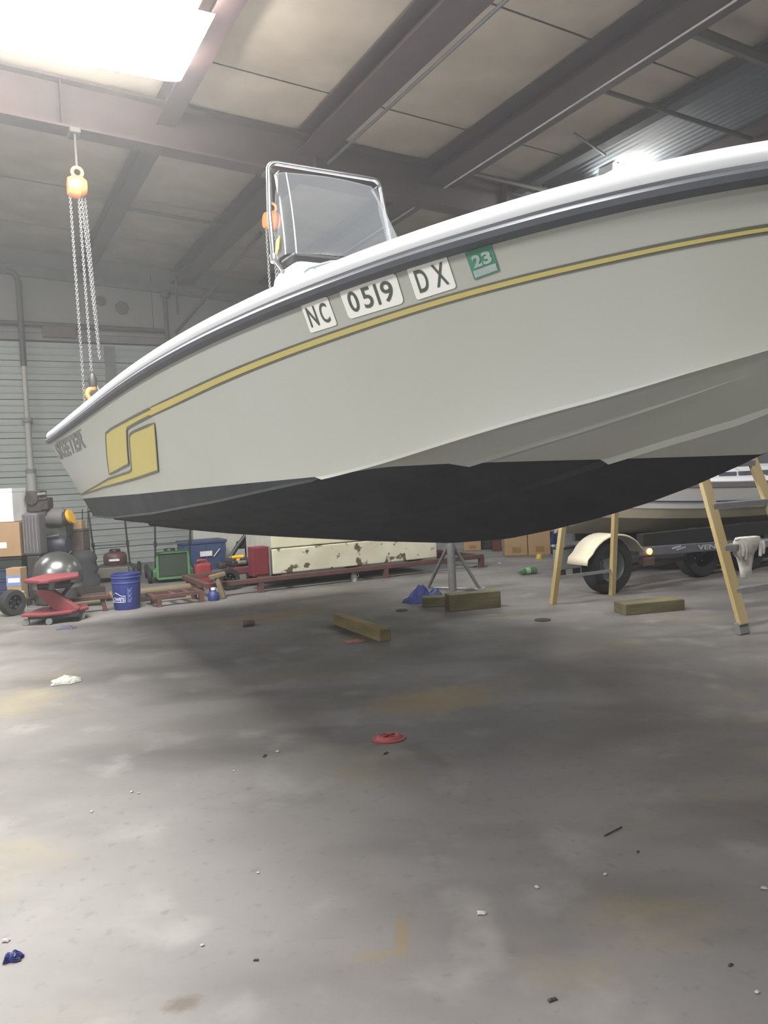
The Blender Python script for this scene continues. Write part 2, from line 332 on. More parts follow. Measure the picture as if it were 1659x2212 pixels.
# wall pipes
M_pipe = mat('white_pipe', (164, 164, 160), .6, scale=3)
t = bframe('wall_pipe', 'structure'); del t['kind']; tag(t, 'upright pipe on the left of the back wall, dark above and pale below', 'pipe')
MB().tube([(.95, UMAX - .12, 3.25), (.95, UMAX - .12, 4.55), (.90, UMAX - .12, 4.68), (.78, UMAX - .12, 4.72)], .045, 10).build('upper_pipe', M_strut, t, smooth=50)
for z0, z1, r in ((2.42, 3.25, .035), (1.62, 2.40, .045), (.1, 1.60, .07)):
    MB().tube([(.95, UMAX - .12, z0), (.95, UMAX - .12, z1)], r, 12).build('lower_pipe', M_pipe, t, smooth=50)
for z in (2.41, 1.61): MB().tube([(.95, UMAX - .12, z - .035), (.95, UMAX - .12, z + .035)], .075, 12).build('coupling', M_grey, t, smooth=50)
t = thing('wall_pipe', 'dark horizontal pipe along the upper back wall behind the hoist chains', 'pipe', (0, 0, 0), RZ)
MB().tube([(-4, UMAX - .1, 3.96), (3.2, UMAX - .1, 3.90)], .035, 8).build('pipe', M_strut, t, smooth=50)
MB().box(1.25, 1.75, UMAX - .12, UMAX - .02, 3.72, 3.95).build('junction_box', mat('brown_box', (96, 84, 82), .7), t, bevel=.01)
t = thing('wall_pipe', 'short dark upright pipe on the back wall above the boat stern', 'pipe', (0, 0, 0), RZ)
MB().tube([(3.2, UMAX - .1, 3.4), (3.2, UMAX - .1, 4.5)], .04, 8).build('pipe', M_strut, t, smooth=50)
MB().lathe([(.0, 4.44), (.08, 4.46), (.09, 4.55), (.0, 4.60)], 12, T(3.2, UMAX - .12, 0)).build('elbow', M_strut, t, smooth=50)
a = Vector((3.22, UMAX - .12, 3.85)); b_ = Vector((3.75, 10.2, 4.62)); a = a + Vector((.10, -.12, 0))
tag(MB().tube([a, b_], .028, 8).build('brace_rod', M_strut, rz=RZ, smooth=50), 'long slanted rod from the back wall up to the roof behind the boat', 'brace')
strut([(3.30, UMAX - .5, 4.75), (3.30, UMAX - .5, 4.1)], .02, 'short upright hanger rod near the back wall top', cat='hanger rod', name='hanger_rod')
MB_p = MB().box(2.18, 2.34, UMAX - .03, UMAX + .01, 2.45, 3.62)
tag(MB_p.build('wall_strip', mat('dull_strip', (118, 120, 120), .7), rz=RZ), 'narrow dull grey upright strip on the back wall siding', 'trim strip')
for x, y, r in ((222, 658, .09), (272, 668, .12)):
    p = at(x, y, 12.9); v = p.dot(AV); z = 1.25 + (p.z - 1.25) * 13.3 / 12.9
    bb = MB(); bb.lathe([(0, 0), (r, .0), (r * .8, .03), (0, .035)], 7, T(v, UMAX - .012, z, rx=R(90)))
    tag(bb.build('wall_patch', mat('dark_patch', (88, 84, 84), .9), rz=RZ), 'small dark patch on the upper wall lining, ' + ('left one of two' if r < .1 else 'right one of two'), 'patch')

# ---------------------------------------------------------------- lamps
M_lens = emit('lamp_lens', (1, .985, .93, 1), LAMP_E)
M_house = mat('lamp_housing', (205, 205, 200), .4, scale=4)
def high_bay(u0, u1, v0, v1, z, label):
    t = thing('hanging_lamp', label, 'lamp', uv((u0 + u1) / 2, (v0 + v1) / 2, z), RZ, None)
    w, d = (v1 - v0) / 2, (u1 - u0) / 2
    MB().prism([(-w, .04), (w, .04), (w * .97, .14), (-w * .97, .14)], -d * .6, d * .6).build('housing', M_house, t, bevel=.01)
    P = []
    for i in range(13):
        a = math.pi * i / 12; P.append([Vector((x, -d * math.cos(a), .04 - .12 * math.sin(a) * k)) for x, k in ((-w, .05), (-w * .97, .75), (-w * .9, 1), (0, 1), (w * .9, 1), (w * .97, .75), (w, .05))])
    MB().grid(P).build('lens', M_lens, t, smooth=60)
    for sx in (-.6, .6): MB().tube([(sx * w, 0, .14), (sx * w, 0, 5.13 - SL * (v0 + v1) / 2 - z)], .008, 6).build('hanger', M_strut, t)
    return t
high_bay(5.60, 6.62, -1.1, 1.80, 4.58, 'large glaring white lamp hanging at the top left under the roof')
high_bay(6.66, 7.06, 6.74, 7.14, 4.575, 'smaller bright lamp showing above the gunwale on the right')

# thin haze volume added to give the lens veil and lamp glow
hz = bpy.data.materials.new('lens_veil'); hz.use_nodes = True; nt = hz.node_tree; nt.nodes.remove(nt.nodes['Principled BSDF'])
vs_ = nt.nodes.new('ShaderNodeVolumeScatter'); vs_.inputs['Density'].default_value = HAZE; vs_.inputs['Color'].default_value = (.96, .98, 1, 1); vs_.inputs['Anisotropy'].default_value = .45
nt.links.new(vs_.outputs[0], nt.nodes['Material Output'].inputs['Volume'])
hb_ = MB().box(VMIN - 1, VMAX + 1, UMIN - 1, UMAX + 1, -.5, 7.5); ho = hb_.build('lens_veil_haze', hz, rz=RZ); ho['kind'] = 'stuff'; ho['label'] = 'thin haze added through the hall for lens veil and lamp glow'; ho['category'] = 'haze'

# ============================================================ the boat
L_, B_, PW_, TR_ = 6.2719, 1.1808, 3.1836, .0392
def lin(x, t):
    if x <= t[0][0]: return t[0][1]
    for (a, b), (c, d) in zip(t, t[1:]):
        if x <= c: return b + (d - b) * (x - a) / (c - a)
    return t[-1][1]
def hb(s):
    u = min(max(s / L_, 0), 1); f = max((u - .35) / .65, 0)
    return B_ * max(1 - f ** PW_, 0) ** (1 / 1.6) * (1 - TR_ * max((.35 - u) / .35, 0) ** 2)
KEEL = [(0,.855),(1.2,.865),(2.24,.884),(3.56,.915),(4.32,.942),(4.73,.980),(5.01,1.028),(5.25,1.078),(5.45,1.127),(5.63,1.18),(5.79,1.236),(5.89,1.275),(6.0,1.335),(6.1,1.42),(6.18,1.53),(6.23,1.63),(6.2719,1.75)]
CHZ = [(0,1.045),(1.5,1.065),(3,1.125),(4,1.19),(4.81,1.265),(5.08,1.304),(5.4,1.368),(5.64,1.416),(5.85,1.46),(6.0,1.50),(6.06,1.512),(6.14,1.535),(6.21,1.60),(6.2719,1.75)]
CHK = [(0,.72),(1.5,.8),(3,.85),(4.7,.85),(5.6,.8),(6.0,.68),(6.17,.5),(6.2719,.3)]
SHZ = [(0.0, 1.6929), (0.51, 1.6881), (1.02, 1.6898), (1.53, 1.6969), (2.04, 1.7082), (2.55, 1.7229), (3.06, 1.7403), (3.57, 1.76), (4.08, 1.7819), (4.59, 1.8059), (5.1, 1.8323), (5.61, 1.8615), (6.12, 1.8944), (6.2719, 1.9064)]
WLT = [(0, 1.19), (2.8, 1.2237), (3.92, 1.2452), (4.52, 1.2577), (4.81, 1.265), (5.035, 1.284), (5.215, 1.284), (5.445, 1.277), (5.555, 1.273), (5.73, 1.268), (5.865, 1.265), (6.4, 1.263)]
def side(s, v):
    h = hb(s); cc = h * lin(s, CHK); zc = lin(s, CHZ); zs = lin(s, SHZ); p = 1 + .45 * min(max((s - 3.5) / 2.2, 0), 1)
    return cc + (h - cc) * max(v, 0) ** p, zc + (zs - zc) * v
def _sm(t):
    return [(x / 100, sum(lin(x / 100 + k * .045, t) for k in (-2, -1, 0, 1, 2)) / 5 if x < 607 else lin(x / 100, t)) for x in range(0, 628, 3)] + [(6.2719, t[-1][1])]
CHZ = _sm(CHZ); CHK = _sm(CHK)
def sect(s, w):
    if w >= 1: return side(s, w - 1)
    h = hb(s) * lin(s, CHK); k = lin(s, KEEL); return h * w, k + (lin(s, CHZ) - k) * w
def hp(s, c, z): return Vector((s, -c, z))      # boat frame: x forward, y to port
boat = thing('center_console_boat', 'large white center console boat with black painted bottom, raised over the floor', 'boat', (-1.83430, 7.28583, 0), R(-60.46444))
M_gel = mat('gelcoat_side', (190, 193, 187), .45, col2=(186, 187, 177), scale=1.2, amt=.8, spec=.3)
M_cap = mat('gelcoat_white', (240, 242, 245), .35, scale=2, col2=(234, 236, 240))
M_paint = mat('bottom_paint', (38, 43, 47), .8, col2=(54, 58, 60), scale=5, amt=.9, bump=.05)
M_rail = mat('rub_rail', (92, 96, 104), .45, scale=6)
ST = [i * .1 for i in range(45)] + [4.5 + i * .05 for i in range(20)] + [5.5 + i * .02 for i in range(34)] + [6.18, 6.195, 6.21, 6.225, 6.235, 6.245, 6.255, 6.262, 6.268, 6.2715]
def rows(s):
    tB = lin(s, [(0, .42), (4, .47), (5.5, .485), (5.65, .478), (5.75, .465), (5.85, .44), (5.93, .405), (6.0, .36), (6.1, .29), (6.2, .22)]); tA = .79
    return [(0, 0), (.08, 0), (.16, 0), (.22, 0), (tB - .05, 0), (tB - .001, 1), (tB + .001, 0), (.56, 0), (.64, 0), (tA - .05, 0), (tA - .001, 2), (tA + .001, 0), (.88, 0), (.95, 0), (.999, 3), (1, 0),
            (1.01, 0)] + [(1 + .05 * i, 0) for i in range(1, 21)]
def wwl(s):
    z = lin(s, WLT)
    if sect(s, 0)[1] >= z: return 0.0
    a, b = 0.0, 2.0
    for _ in range(40):
        m_ = (a + b) / 2
        if sect(s, m_)[1] < z: a = m_
        else: b = m_
    return a
def hull_part(lower, sgn):
    P = []
    for s in ST:
        wl = wwl(s); r = []
        hA = .013 * min(1, max(0, (6.0 - s) / .4)); hB = .018 * min(1, max(0, (6.12 - s) / .2)); hC = .012 * min(1, max(0, (6.12 - s) / .4))
        for w, k in rows(s):
            ww = min(w, wl) if lower else max(w, wl)
            c, z = sect(s, ww)
            if ww == w and k: z -= (0, hB, hA, hC)[k]; 
            if ww == w and k == 3: c += .012
            r.append(hp(s, c * sgn, z))
        P.append(r)
    return P
up = MB(); lo = MB()
for sg in (1, -1):
    up.grid(hull_part(False, sg)); lo.grid(hull_part(True, sg))
w0 = wwl(0)
cu = [w for w, k in rows(0) if w > w0]; cl = [w for w, k in rows(0) if w < w0]
ring = [sect(0, w) for w in [w0] + cu]; up.add([hp(0, c, z) for c, z in ring] + [hp(0, -c, z) for c, z in ring[::-1]], [tuple(range(2 * len(ring)))])
ring = [sect(0, w) for w in [0] + cl[1:] + [w0]]; lo.add([hp(0, c, z) for c, z in ring] + [hp(0, -c, z) for c, z in ring[::-1]][:-1], [tuple(range(2 * len(ring) - 1))])
hull_top = up.build('hull', M_gel, boat, smooth=22, merge=.0004)
hull_bot = lo.build('bottom_paint', M_paint, boat, smooth=30, merge=.0004); hull_bot['label'] = 'flat black painted bottom of the hull'
# sheer path for rail and cap
path = []
NP = 110
for i in range(NP + 1):
    x = i / NP; path.append(L_ * (1 - (1 - x) ** 2.6))
sp = [(s, hb(s), lin(s, SHZ)) for s in path] ; full = sp + [(s, -c, z) for s, c, z in sp[:-1][::-1]]
def sweep(profile, inset_fade=True):
    P = []; n = len(full)
    for i, (s, c, z) in enumerate(full):
        a = full[max(i - 1, 0)]; b = full[min(i + 1, n - 1)]; d = Vector((b[0] - a[0], b[1] - a[1])); d.normalize(); nrm = Vector((-d.y, d.x))
        if i < 2 : nrm = Vector((0, 1))
        if i > n - 3: nrm = Vector((0, -1))
        P.append([hp(s + nrm.x * o, c + nrm.y * o, z + h) for o, h in profile])
    return P
MB().grid(sweep([(-.01, -.019), (.014, -.019), (.027, -.011), (.031, .004), (.024, .014), (.018, .017), (.016, .026), (-.01, .028)])).build('rub_rail', M_rail, boat, smooth=40)
MB().grid(sweep([(.0, .020), (.014, .024), (.020, .036), (.018, .052), (.006, .072), (-.018, .083), (-.05, .086), (-.10, .086), (-.15, .084), (-.17, .078), (-.178, .06), (-.18, -.05), (-.19, -.20)])).build('gunwale', M_cap, boat, smooth=40)
# rail end cap and transom top, inner deck
dk = MB(); dp = [(s, max(c - .21, 0) * (1 - .25 * max(0, (s - 5.2) / .8))) for s, c, z in sp if s < 5.95]
dk.add([hp(s, c, 1.40 + .18 * max(0, min(1, (s - 4.6) / .6))) for s, c in dp] + [hp(s, -c, 1.40 + .18 * max(0, min(1, (s - 4.6) / .6))) for s, c in dp[::-1]], [tuple(range(2 * len(dp)))]); dk.build('deck', M_cap, boat)
MB().box(-.02, .12, -1.10, 1.10, 1.60, 1.772).build('transom_cap', M_cap, boat, bevel=.03, seg=3)
MB().box(-.045, -.0, -1.12, 1.12, 1.665, 1.715).build('stern_rail', M_rail, boat, bevel=.012)
def decal(name, P, m, off=.003, label=None, merge=0):
    """P: list of rows of (s, v) on the starboard topsides"""
    b = MB(); b.grid([[lift(s, v, off) for s, v in r] for r in P]); o = b.build(name, m, boat, smooth=60)
    if label: o['label'] = label
    return o
def lift(s, v, off):
    c, z = side(s, v); e = .01; c1, z1 = side(s + e, v); c2, z2 = side(s, v + e)
    p = hp(s, c, z); n = (hp(s + e, c1, z1) - p).cross(hp(s, c2, z2) - p); n.normalize()
    if n.y > 0: n = -n
    return p + n * off
def poly_decal(name, poly, m, off, label=None):
    bm = bmesh.new(); vs = [bm.verts.new((s, v, 0)) for s, v in poly]; f = bm.faces.new(vs)
    bmesh.ops.triangulate(bm, faces=[f])
    for _ in range(4):
        bmesh.ops.subdivide_edges(bm, edges=[e for e in bm.edges if e.calc_length() > .08], cuts=1); bmesh.ops.triangulate(bm, faces=[f for f in bm.faces if len(f.verts) > 3])
    bm.verts.index_update(); b = MB(); b.add([lift(v.co.x, v.co.y, off) for v in bm.verts], [tuple(v.index for v in f.verts) for f in bm.faces]); bm.free()
    o = b.build(name, m, boat, smooth=60)
    if label: o['label'] = label
    return o
def ribbon(name, pts, w, m, off, closed=True):
    """dark keyline: metric width w along a polyline on the hull"""
    Q = []
    pts = [Vector(p) for p in pts]
    if closed: pts = pts + [pts[0]]
    dense = []
    for a, b in zip(pts, pts[1:]):
        k = max(1, int((b - a).length / .08))
        dense += [a + (b - a) * (i / k) for i in range(k)]
    dense.append(pts[-1]); L3 = [lift(p.x, p.y, off) for p in dense]; n = len(L3); P = []
    for i, p in enumerate(L3):
        if closed: d = L3[(i + 1) % (n - 1) if i == n - 1 else i + 1] - L3[i - 1 if i > 0 else n - 2]
        else: d = L3[min(i + 1, n - 1)] - L3[max(i - 1, 0)]
        s, v = dense[i].x, dense[i].y; nn = lift(s, v, 1.0) - lift(s, v, 0.0); d.normalize(); q = d.cross(nn); q.normalize(); P.append([p - q * w / 2, p + q * w / 2])
    return P
STRIPE = [[(6.0904, 0.7333), (6.0885, 0.7089), (6.0869, 0.6874), (6.0856, 0.6695)], [(5.9778, 0.7487), (5.9766, 0.7364), (5.9744, 0.7127), (5.9732, 0.7006)], [(5.8587, 0.7615), (5.8572, 0.7497), (5.855, 0.7307), (5.8539, 0.7212)], [(5.7513, 0.7703), (5.7495, 0.7574), (5.7465, 0.735), (5.7449, 0.7232)], [(5.6581, 0.7643), (5.6562, 0.7514), (5.6523, 0.7243), (5.6507, 0.7125)], [(5.4788, 0.7783), (5.4767, 0.7666), (5.4718, 0.7396), (5.4698, 0.7281)], [(5.3385, 0.7698), (5.3355, 0.7559), (5.3292, 0.7256), (5.3262, 0.7116)], [(5.1039, 0.7792), (5.1006, 0.7665), (5.093, 0.7373), (5.0899, 0.7256)], [(4.83, 0.7868), (4.8261, 0.7748), (4.8157, 0.7419), (4.8124, 0.7312)], [(4.4452, 0.781), (4.4397, 0.7681), (4.4252, 0.7344), (4.4197, 0.7213)], [(3.9178, 0.777), (3.9093, 0.7629), (3.8851, 0.723), (3.8764, 0.7087)], [(3.5747, 0.7712), (3.567, 0.7607), (3.5306, 0.7106), (3.5239, 0.7014)]]
def refine(rws, col):
    """smooth interpolation of one edge of the stripe"""
    P = [Vector(r[col]) for r in rws]; out = []
    for i in range(len(P) - 1):
        p0, p1, p2, p3 = P[max(i - 1, 0)], P[i], P[i + 1], P[min(i + 2, len(P) - 1)]
        for k in range(6):
            t = k / 6; out.append(.5 * ((2 * p1) + (p2 - p0) * t + (2 * p0 - 5 * p1 + 4 * p2 - p3) * t * t + (3 * p1 - p0 - 3 * p2 + p3) * t ** 3))
    out.append(P[-1]); return out
ext = [(6.19, .722), (6.188, .697), (6.186, .674), (6.185, .655)]
STRIPE = [ext] + STRIPE
def _poly(pts, deg):                             # least squares so that the stripe runs fair
    n = deg + 1; A = [[sum((x / 6) ** (i + j) for x, _ in pts) for j in range(n)] for i in range(n)]; B = [sum(y * (x / 6) ** i for x, y in pts) for i in range(n)]
    for i in range(n):
        p = max(range(i, n), key=lambda k: abs(A[k][i])); A[i], A[p] = A[p], A[i]; B[i], B[p] = B[p], B[i]
        for k in range(i + 1, n):
            f = A[k][i] / A[i][i]; A[k] = [a - f * b for a, b in zip(A[k], A[i])]; B[k] -= f * B[i]
    X = [0] * n
    for i in range(n - 1, -1, -1): X[i] = (B[i] - sum(A[i][j] * X[j] for j in range(i + 1, n))) / A[i][i]
    return lambda x: sum(c * (x / 6) ** i for i, c in enumerate(X))
for c_ in range(4):
    f_ = _poly([r[c_] for r in STRIPE], 3); STRIPE = [[(r[k][0], f_(r[k][0])) if k == c_ else r[k] for k in range(4)] for r in STRIPE]
E_ = [refine(STRIPE, c) for c in range(4)]
M_yel = mat('yellow_vinyl', (204, 190, 116), .5, col2=(198, 184, 118), scale=3)
M_key = mat('keyline_vinyl', (104, 104, 92), .5, col2=(120, 120, 104), scale=12)
decal('pinstripe_border', [[tuple(E_[0][i]), tuple((E_[0][i] + E_[3][i]) / 2), tuple(E_[3][i])] for i in range(len(E_[0]))], M_key, .002)
decal('pinstripe', [[tuple(E_[1][i]), tuple((E_[1][i] + E_[2][i]) / 2), tuple(E_[2][i])] for i in range(len(E_[0]))], M_yel, .0035, 'long yellow pinstripe with dark edges')
LEFT = [(3.567, 0.7607), (3.1819, 0.7665), (2.7222, 0.7701), (2.5627, 0.7607), (2.4977, 0.711), (2.3428, 0.5784), (2.175, 0.4143), (2.8224, 0.4377), (2.8511, 0.4482), (2.9552, 0.5758), (3.0611, 0.6955), (3.0999, 0.7109), (3.1807, 0.7119), (3.5306, 0.7106)]
RIGHT = [(3.5551, 0.654), (3.4918, 0.5348), (3.3606, 0.3096), (2.7656, 0.3075), (1.7521, 0.3168), (0.02, 0.279), (2.0999, 0.3792), (2.7913, 0.3764), (2.867, 0.3898), (2.9714, 0.5133), (3.0743, 0.646), (3.1114, 0.6583), (3.1848, 0.6629)]
LEFT[0] = tuple(E_[1][-1]); LEFT[-1] = tuple(E_[2][-1])
poly_decal('logo_panel', LEFT, M_yel, .0035, 'yellow upper half of the large S shaped stripe'); poly_decal('logo_panel', RIGHT, M_yel, .0035, 'yellow lower half of the large S shaped stripe')
b = MB(); b.grid(ribbon('k', LEFT, .012, M_key, .005, False)); b.grid(ribbon('k', RIGHT, .012, M_key, .005)); b.build('logo_border', M_key, boat)
def quad(Q, x, y):
    a = [Q[0][i] + (Q[1][i] - Q[0][i]) * x for i in (0, 1)]; c = [Q[3][i] + (Q[2][i] - Q[3][i]) * x for i in (0, 1)]
    return tuple(a[i] * y + c[i] * (1 - y) for i in (0, 1))
PL = [[(4.9356, 0.9736), (5.0548, 0.9659), (5.0532, 0.8065), (4.9337, 0.8118)], [(5.1061, 0.9757), (5.3132, 0.9666), (5.3063, 0.8023), (5.1051, 0.8134)], [(5.3506, 0.9704), (5.4716, 0.9746), (5.4681, 0.7974), (5.3466, 0.7959)], [(5.5207, 0.9564), (5.5897, 0.9651), (5.5879, 0.8185), (5.5201, 0.8089)]]
M_plate = mat('reflective_plate', (255, 255, 250), .35, col2=(250, 255, 246), scale=9)
M_ink = mat('faded_ink', (78, 92, 80), .6, col2=(96, 100, 74), scale=30)
def rounded(k=.05, n=4, asp=1.0):
    out = []
    for cx, cy, a0 in ((1 - k, 1 - k * asp, 0), (k, 1 - k * asp, 90), (k, k * asp, 180), (1 - k, k * asp, 270)):
        out += [(cx + k * math.cos(R(a0 + 90 * i / n)), cy + k * asp * math.sin(R(a0 + 90 * i / n))) for i in range(n + 1)]
    return out
def plate(Q, m, off, k, asp, name, parent=boat, label=None):
    bm = bmesh.new(); vs = [bm.verts.new((x, y, 0)) for x, y in rounded(k, 4, asp)]; f = bm.faces.new(vs); bmesh.ops.triangulate(bm, faces=[f])
    for _ in range(3):
        bmesh.ops.subdivide_edges(bm, edges=[e for e in bm.edges if e.calc_length() > .2], cuts=1); bmesh.ops.triangulate(bm, faces=[f for f in bm.faces if len(f.verts) > 3])
    bm.verts.index_update(); b = MB(); b.add([lift(*quad(Q, v.co.x, v.co.y), off) for v in bm.verts], [tuple(v.index for v in f.verts) for f in bm.faces]); bm.free()
    o = b.build(name, m, parent)
    if label: o['label'] = label
    return o
def glyph(Q, ch, x0, x1, y0, y1, m, off, name, parent, bold=0.0):
    vs, fs, asp = text_mesh(ch, 1, bold); b = MB()
    b.add([lift(*quad(Q, x0 + (x1 - x0) * x, y0 + (y1 - y0) * y), off) for x, y in vs], fs); return b.build(name, m, parent)
def plate_group(Q, txt, xs, lab):
    p = plate(Q, M_plate, .003, .07, 1.2 if len(txt) < 4 else 2.2, 'number_plate', boat, lab)
    for ch, (a, b_) in zip(txt, xs): glyph(Q, ch, a, b_, .17, .85, M_ink, .0045, 'letter', p, .012)
plate_group(PL[0], 'NC', [(.12, .44), (.58, .86)], 'bright white reflective plate with the letters NC')
plate_group(PL[1], '0519', [(.10, .28), (.36, .53), (.60, .645), (.70, .89)], 'bright white reflective plate with the digits 0519')
plate_group(PL[2], 'DX', [(.14, .42), (.58, .88)], 'bright white reflective plate with the letters DX')
M_grn = mat('green_decal', (74, 142, 116), .5, col2=(88, 150, 126), scale=20)
M_pale = mat('pale_decal', (176, 196, 192), .5, scale=20)
Q = PL[3]; st = plate(Q, M_grn, .003, .03, 1, 'registration_sticker', boat, 'small green and white registration sticker reading 23')
Qw = [quad(Q, .07, .31), quad(Q, .95, .31), quad(Q, .95, .05), quad(Q, .07, .05)]
plate(Qw, M_pale, .0045, .02, 1, 'sticker_label', st)
for ch, x0, x1 in (('2', .16, .50), ('3', .54, .88)): glyph(Q, ch, x0, x1, .38, .82, M_pale, .0045, 'digit', st, .045)
SK = [(0.2409, 0.9369), (1.8901, 0.9116), (1.7873, 0.7441), (0.04, 0.7485)]
M_skt = mat('grey_lettering', (134, 136, 134), .5, scale=10)
vs, fs, asp = text_mesh('SKEETER', 1, .035); b = MB(); b.add([lift(*quad(SK, x, y), .003) for x, y in vs], fs); o = b.build('maker_lettering', M_skt, boat); o['label'] = 'grey block lettering near the stern'
tb2 = MB(); tb2.grid([[lift(*quad(SK, .14 + .84 * i / 12, y), .003) for y in (.98, 1.06)] for i in range(13)]); tb2.build('lettering_bar', M_skt, boat)

# console
CS = [(3.2, .37, 3.06)]
M_chrome = mat('bright_tube', (176, 178, 182), .24, .95, scale=20)
cb = MB(); P = []
for z, s0, s1, c in ((1.41, 3.20, 3.66, .37), (2.26, 3.25, 3.61, .37), (2.345, 3.28, 3.58, .36), (2.37, 3.32, 3.53, .33)):
    P.append([hp(s0, c, z), hp(s1, c, z), hp(s1, -c, z), hp(s0, -c, z), hp(s0, c, z)])
cb.grid(P); cb.add(P[-1][:4], [(0, 1, 2, 3)]); con = cb.build('console', M_cap, boat, bevel=.03, seg=3, merge=.0001); con['label'] = 'white console body'
MB().box(3.33, 3.51, -.34, .34, 2.35, 2.425).build('dash', M_black, boat, bevel=.02)
# wrap-around windshield
def ws(sf, sa, c, r, z):
    pts = [(sa, c), (sa + (sf - sa) * .5, c)]
    for i in range(7): a = R(90 * i / 6); pts.append((sf - r + r * math.sin(a), c - r + r * math.cos(a)))
    front = [(sf + .03 * math.sin(math.pi * i / 8) , c - r - (2 * c - 2 * r) * i / 8) for i in range(1, 8)]
    half = pts; return [hp(s, y, z) for s, y in half + front + [(s, -y) for s, y in half[::-1]]]
P = []
for i in range(9):
    t_ = i / 8; P.append(ws(3.53 - .19 * t_ - .06 * t_ * t_, 3.32 - .08 * t_ + (.05 * max(0, t_ - .8) / .2), .375 - .075 * t_, .06, 2.41 + .50 * t_))
M_ws = glass('clear_acrylic', (.34, .37, .40, 1), .08, .12, .5)
wsd = MB().grid(P).build('windshield', M_ws, boat, smooth=60); wsd['label'] = 'clear curved windshield with a thin rim and a painted corner glint'
rim = MB(); rim.tube(P[-1], .0022, 6); rim.build('rim', mat('acrylic_rim', (120, 126, 130), .3), wsd)
b = MB(); b.tube([r[7] for r in P], .004, 5); b.build('corner_glint', mat('acrylic_glint', (190, 200, 206), .2), wsd, smooth=60)  # pale tube stands in for the reflection down the corner bend
b = MB(); ya = P[1][1]; yb = P[2][1]
b.add([hp(3.37, .380, 2.44), hp(3.42, .380, 2.455), hp(3.42, .371, 2.525), hp(3.37, .371, 2.51)], [(0, 1, 2, 3)]); b.build('warning_label', mat('yellow_label', (226, 206, 60), .5), wsd, solid=.002)
# grab rail
rp = [(3.42, .365, 2.34), (3.33, .375, 2.43), (3.28, .365, 2.68)]
for i in range(7): a = R(90 * i / 6); rp.append((3.25, .295 + .05 * math.cos(a), 2.915 + .05 * math.sin(a)))
rail = rp + [(s, -c, z) for s, c, z in rp[::-1]]
MB().tube([hp(*p) for p in rail], .0135, 12).build('grab_rail', M_chrome, boat, smooth=60)
for sg in (1, -1): MB().tube([hp(3.335, .375 * sg, 2.41), hp(3.325, .375 * sg, 2.45)], .019, 10).build('rail_fitting', M_chrome, boat, smooth=60)
# cleat on the gunwale
cc = hb(4.9) - .11; cz = lin(4.9, SHZ) + .083
b = MB(); b.tube([hp(4.835, cc + .028, cz + .036), hp(4.86, cc + .02, cz + .044), hp(4.94, cc - .012, cz + .044), hp(4.975, cc - .026, cz + .038)], .0075, 8)
for s, o_ in ((4.88, .012), (4.93, -.008)): b.tube([hp(s, cc + o_, cz - .002), hp(s, cc + o_, cz + .044)], .008, 8)
b.build('cleat', mat('cleat_metal', (150, 156, 158), .4, .6), boat, smooth=60)
cc = hb(.55) - .09; b = MB(); b.tube([hp(.45, cc, lin(.5, SHZ) + .12), hp(.66, cc, lin(.5, SHZ) + .12)], .016, 8)
for s in (.5, .6): b.tube([hp(s, cc, lin(.5, SHZ) + .08), hp(s, cc, lin(.5, SHZ) + .12)], .014, 8)
b.build('cleat', M_cap, boat, smooth=60)

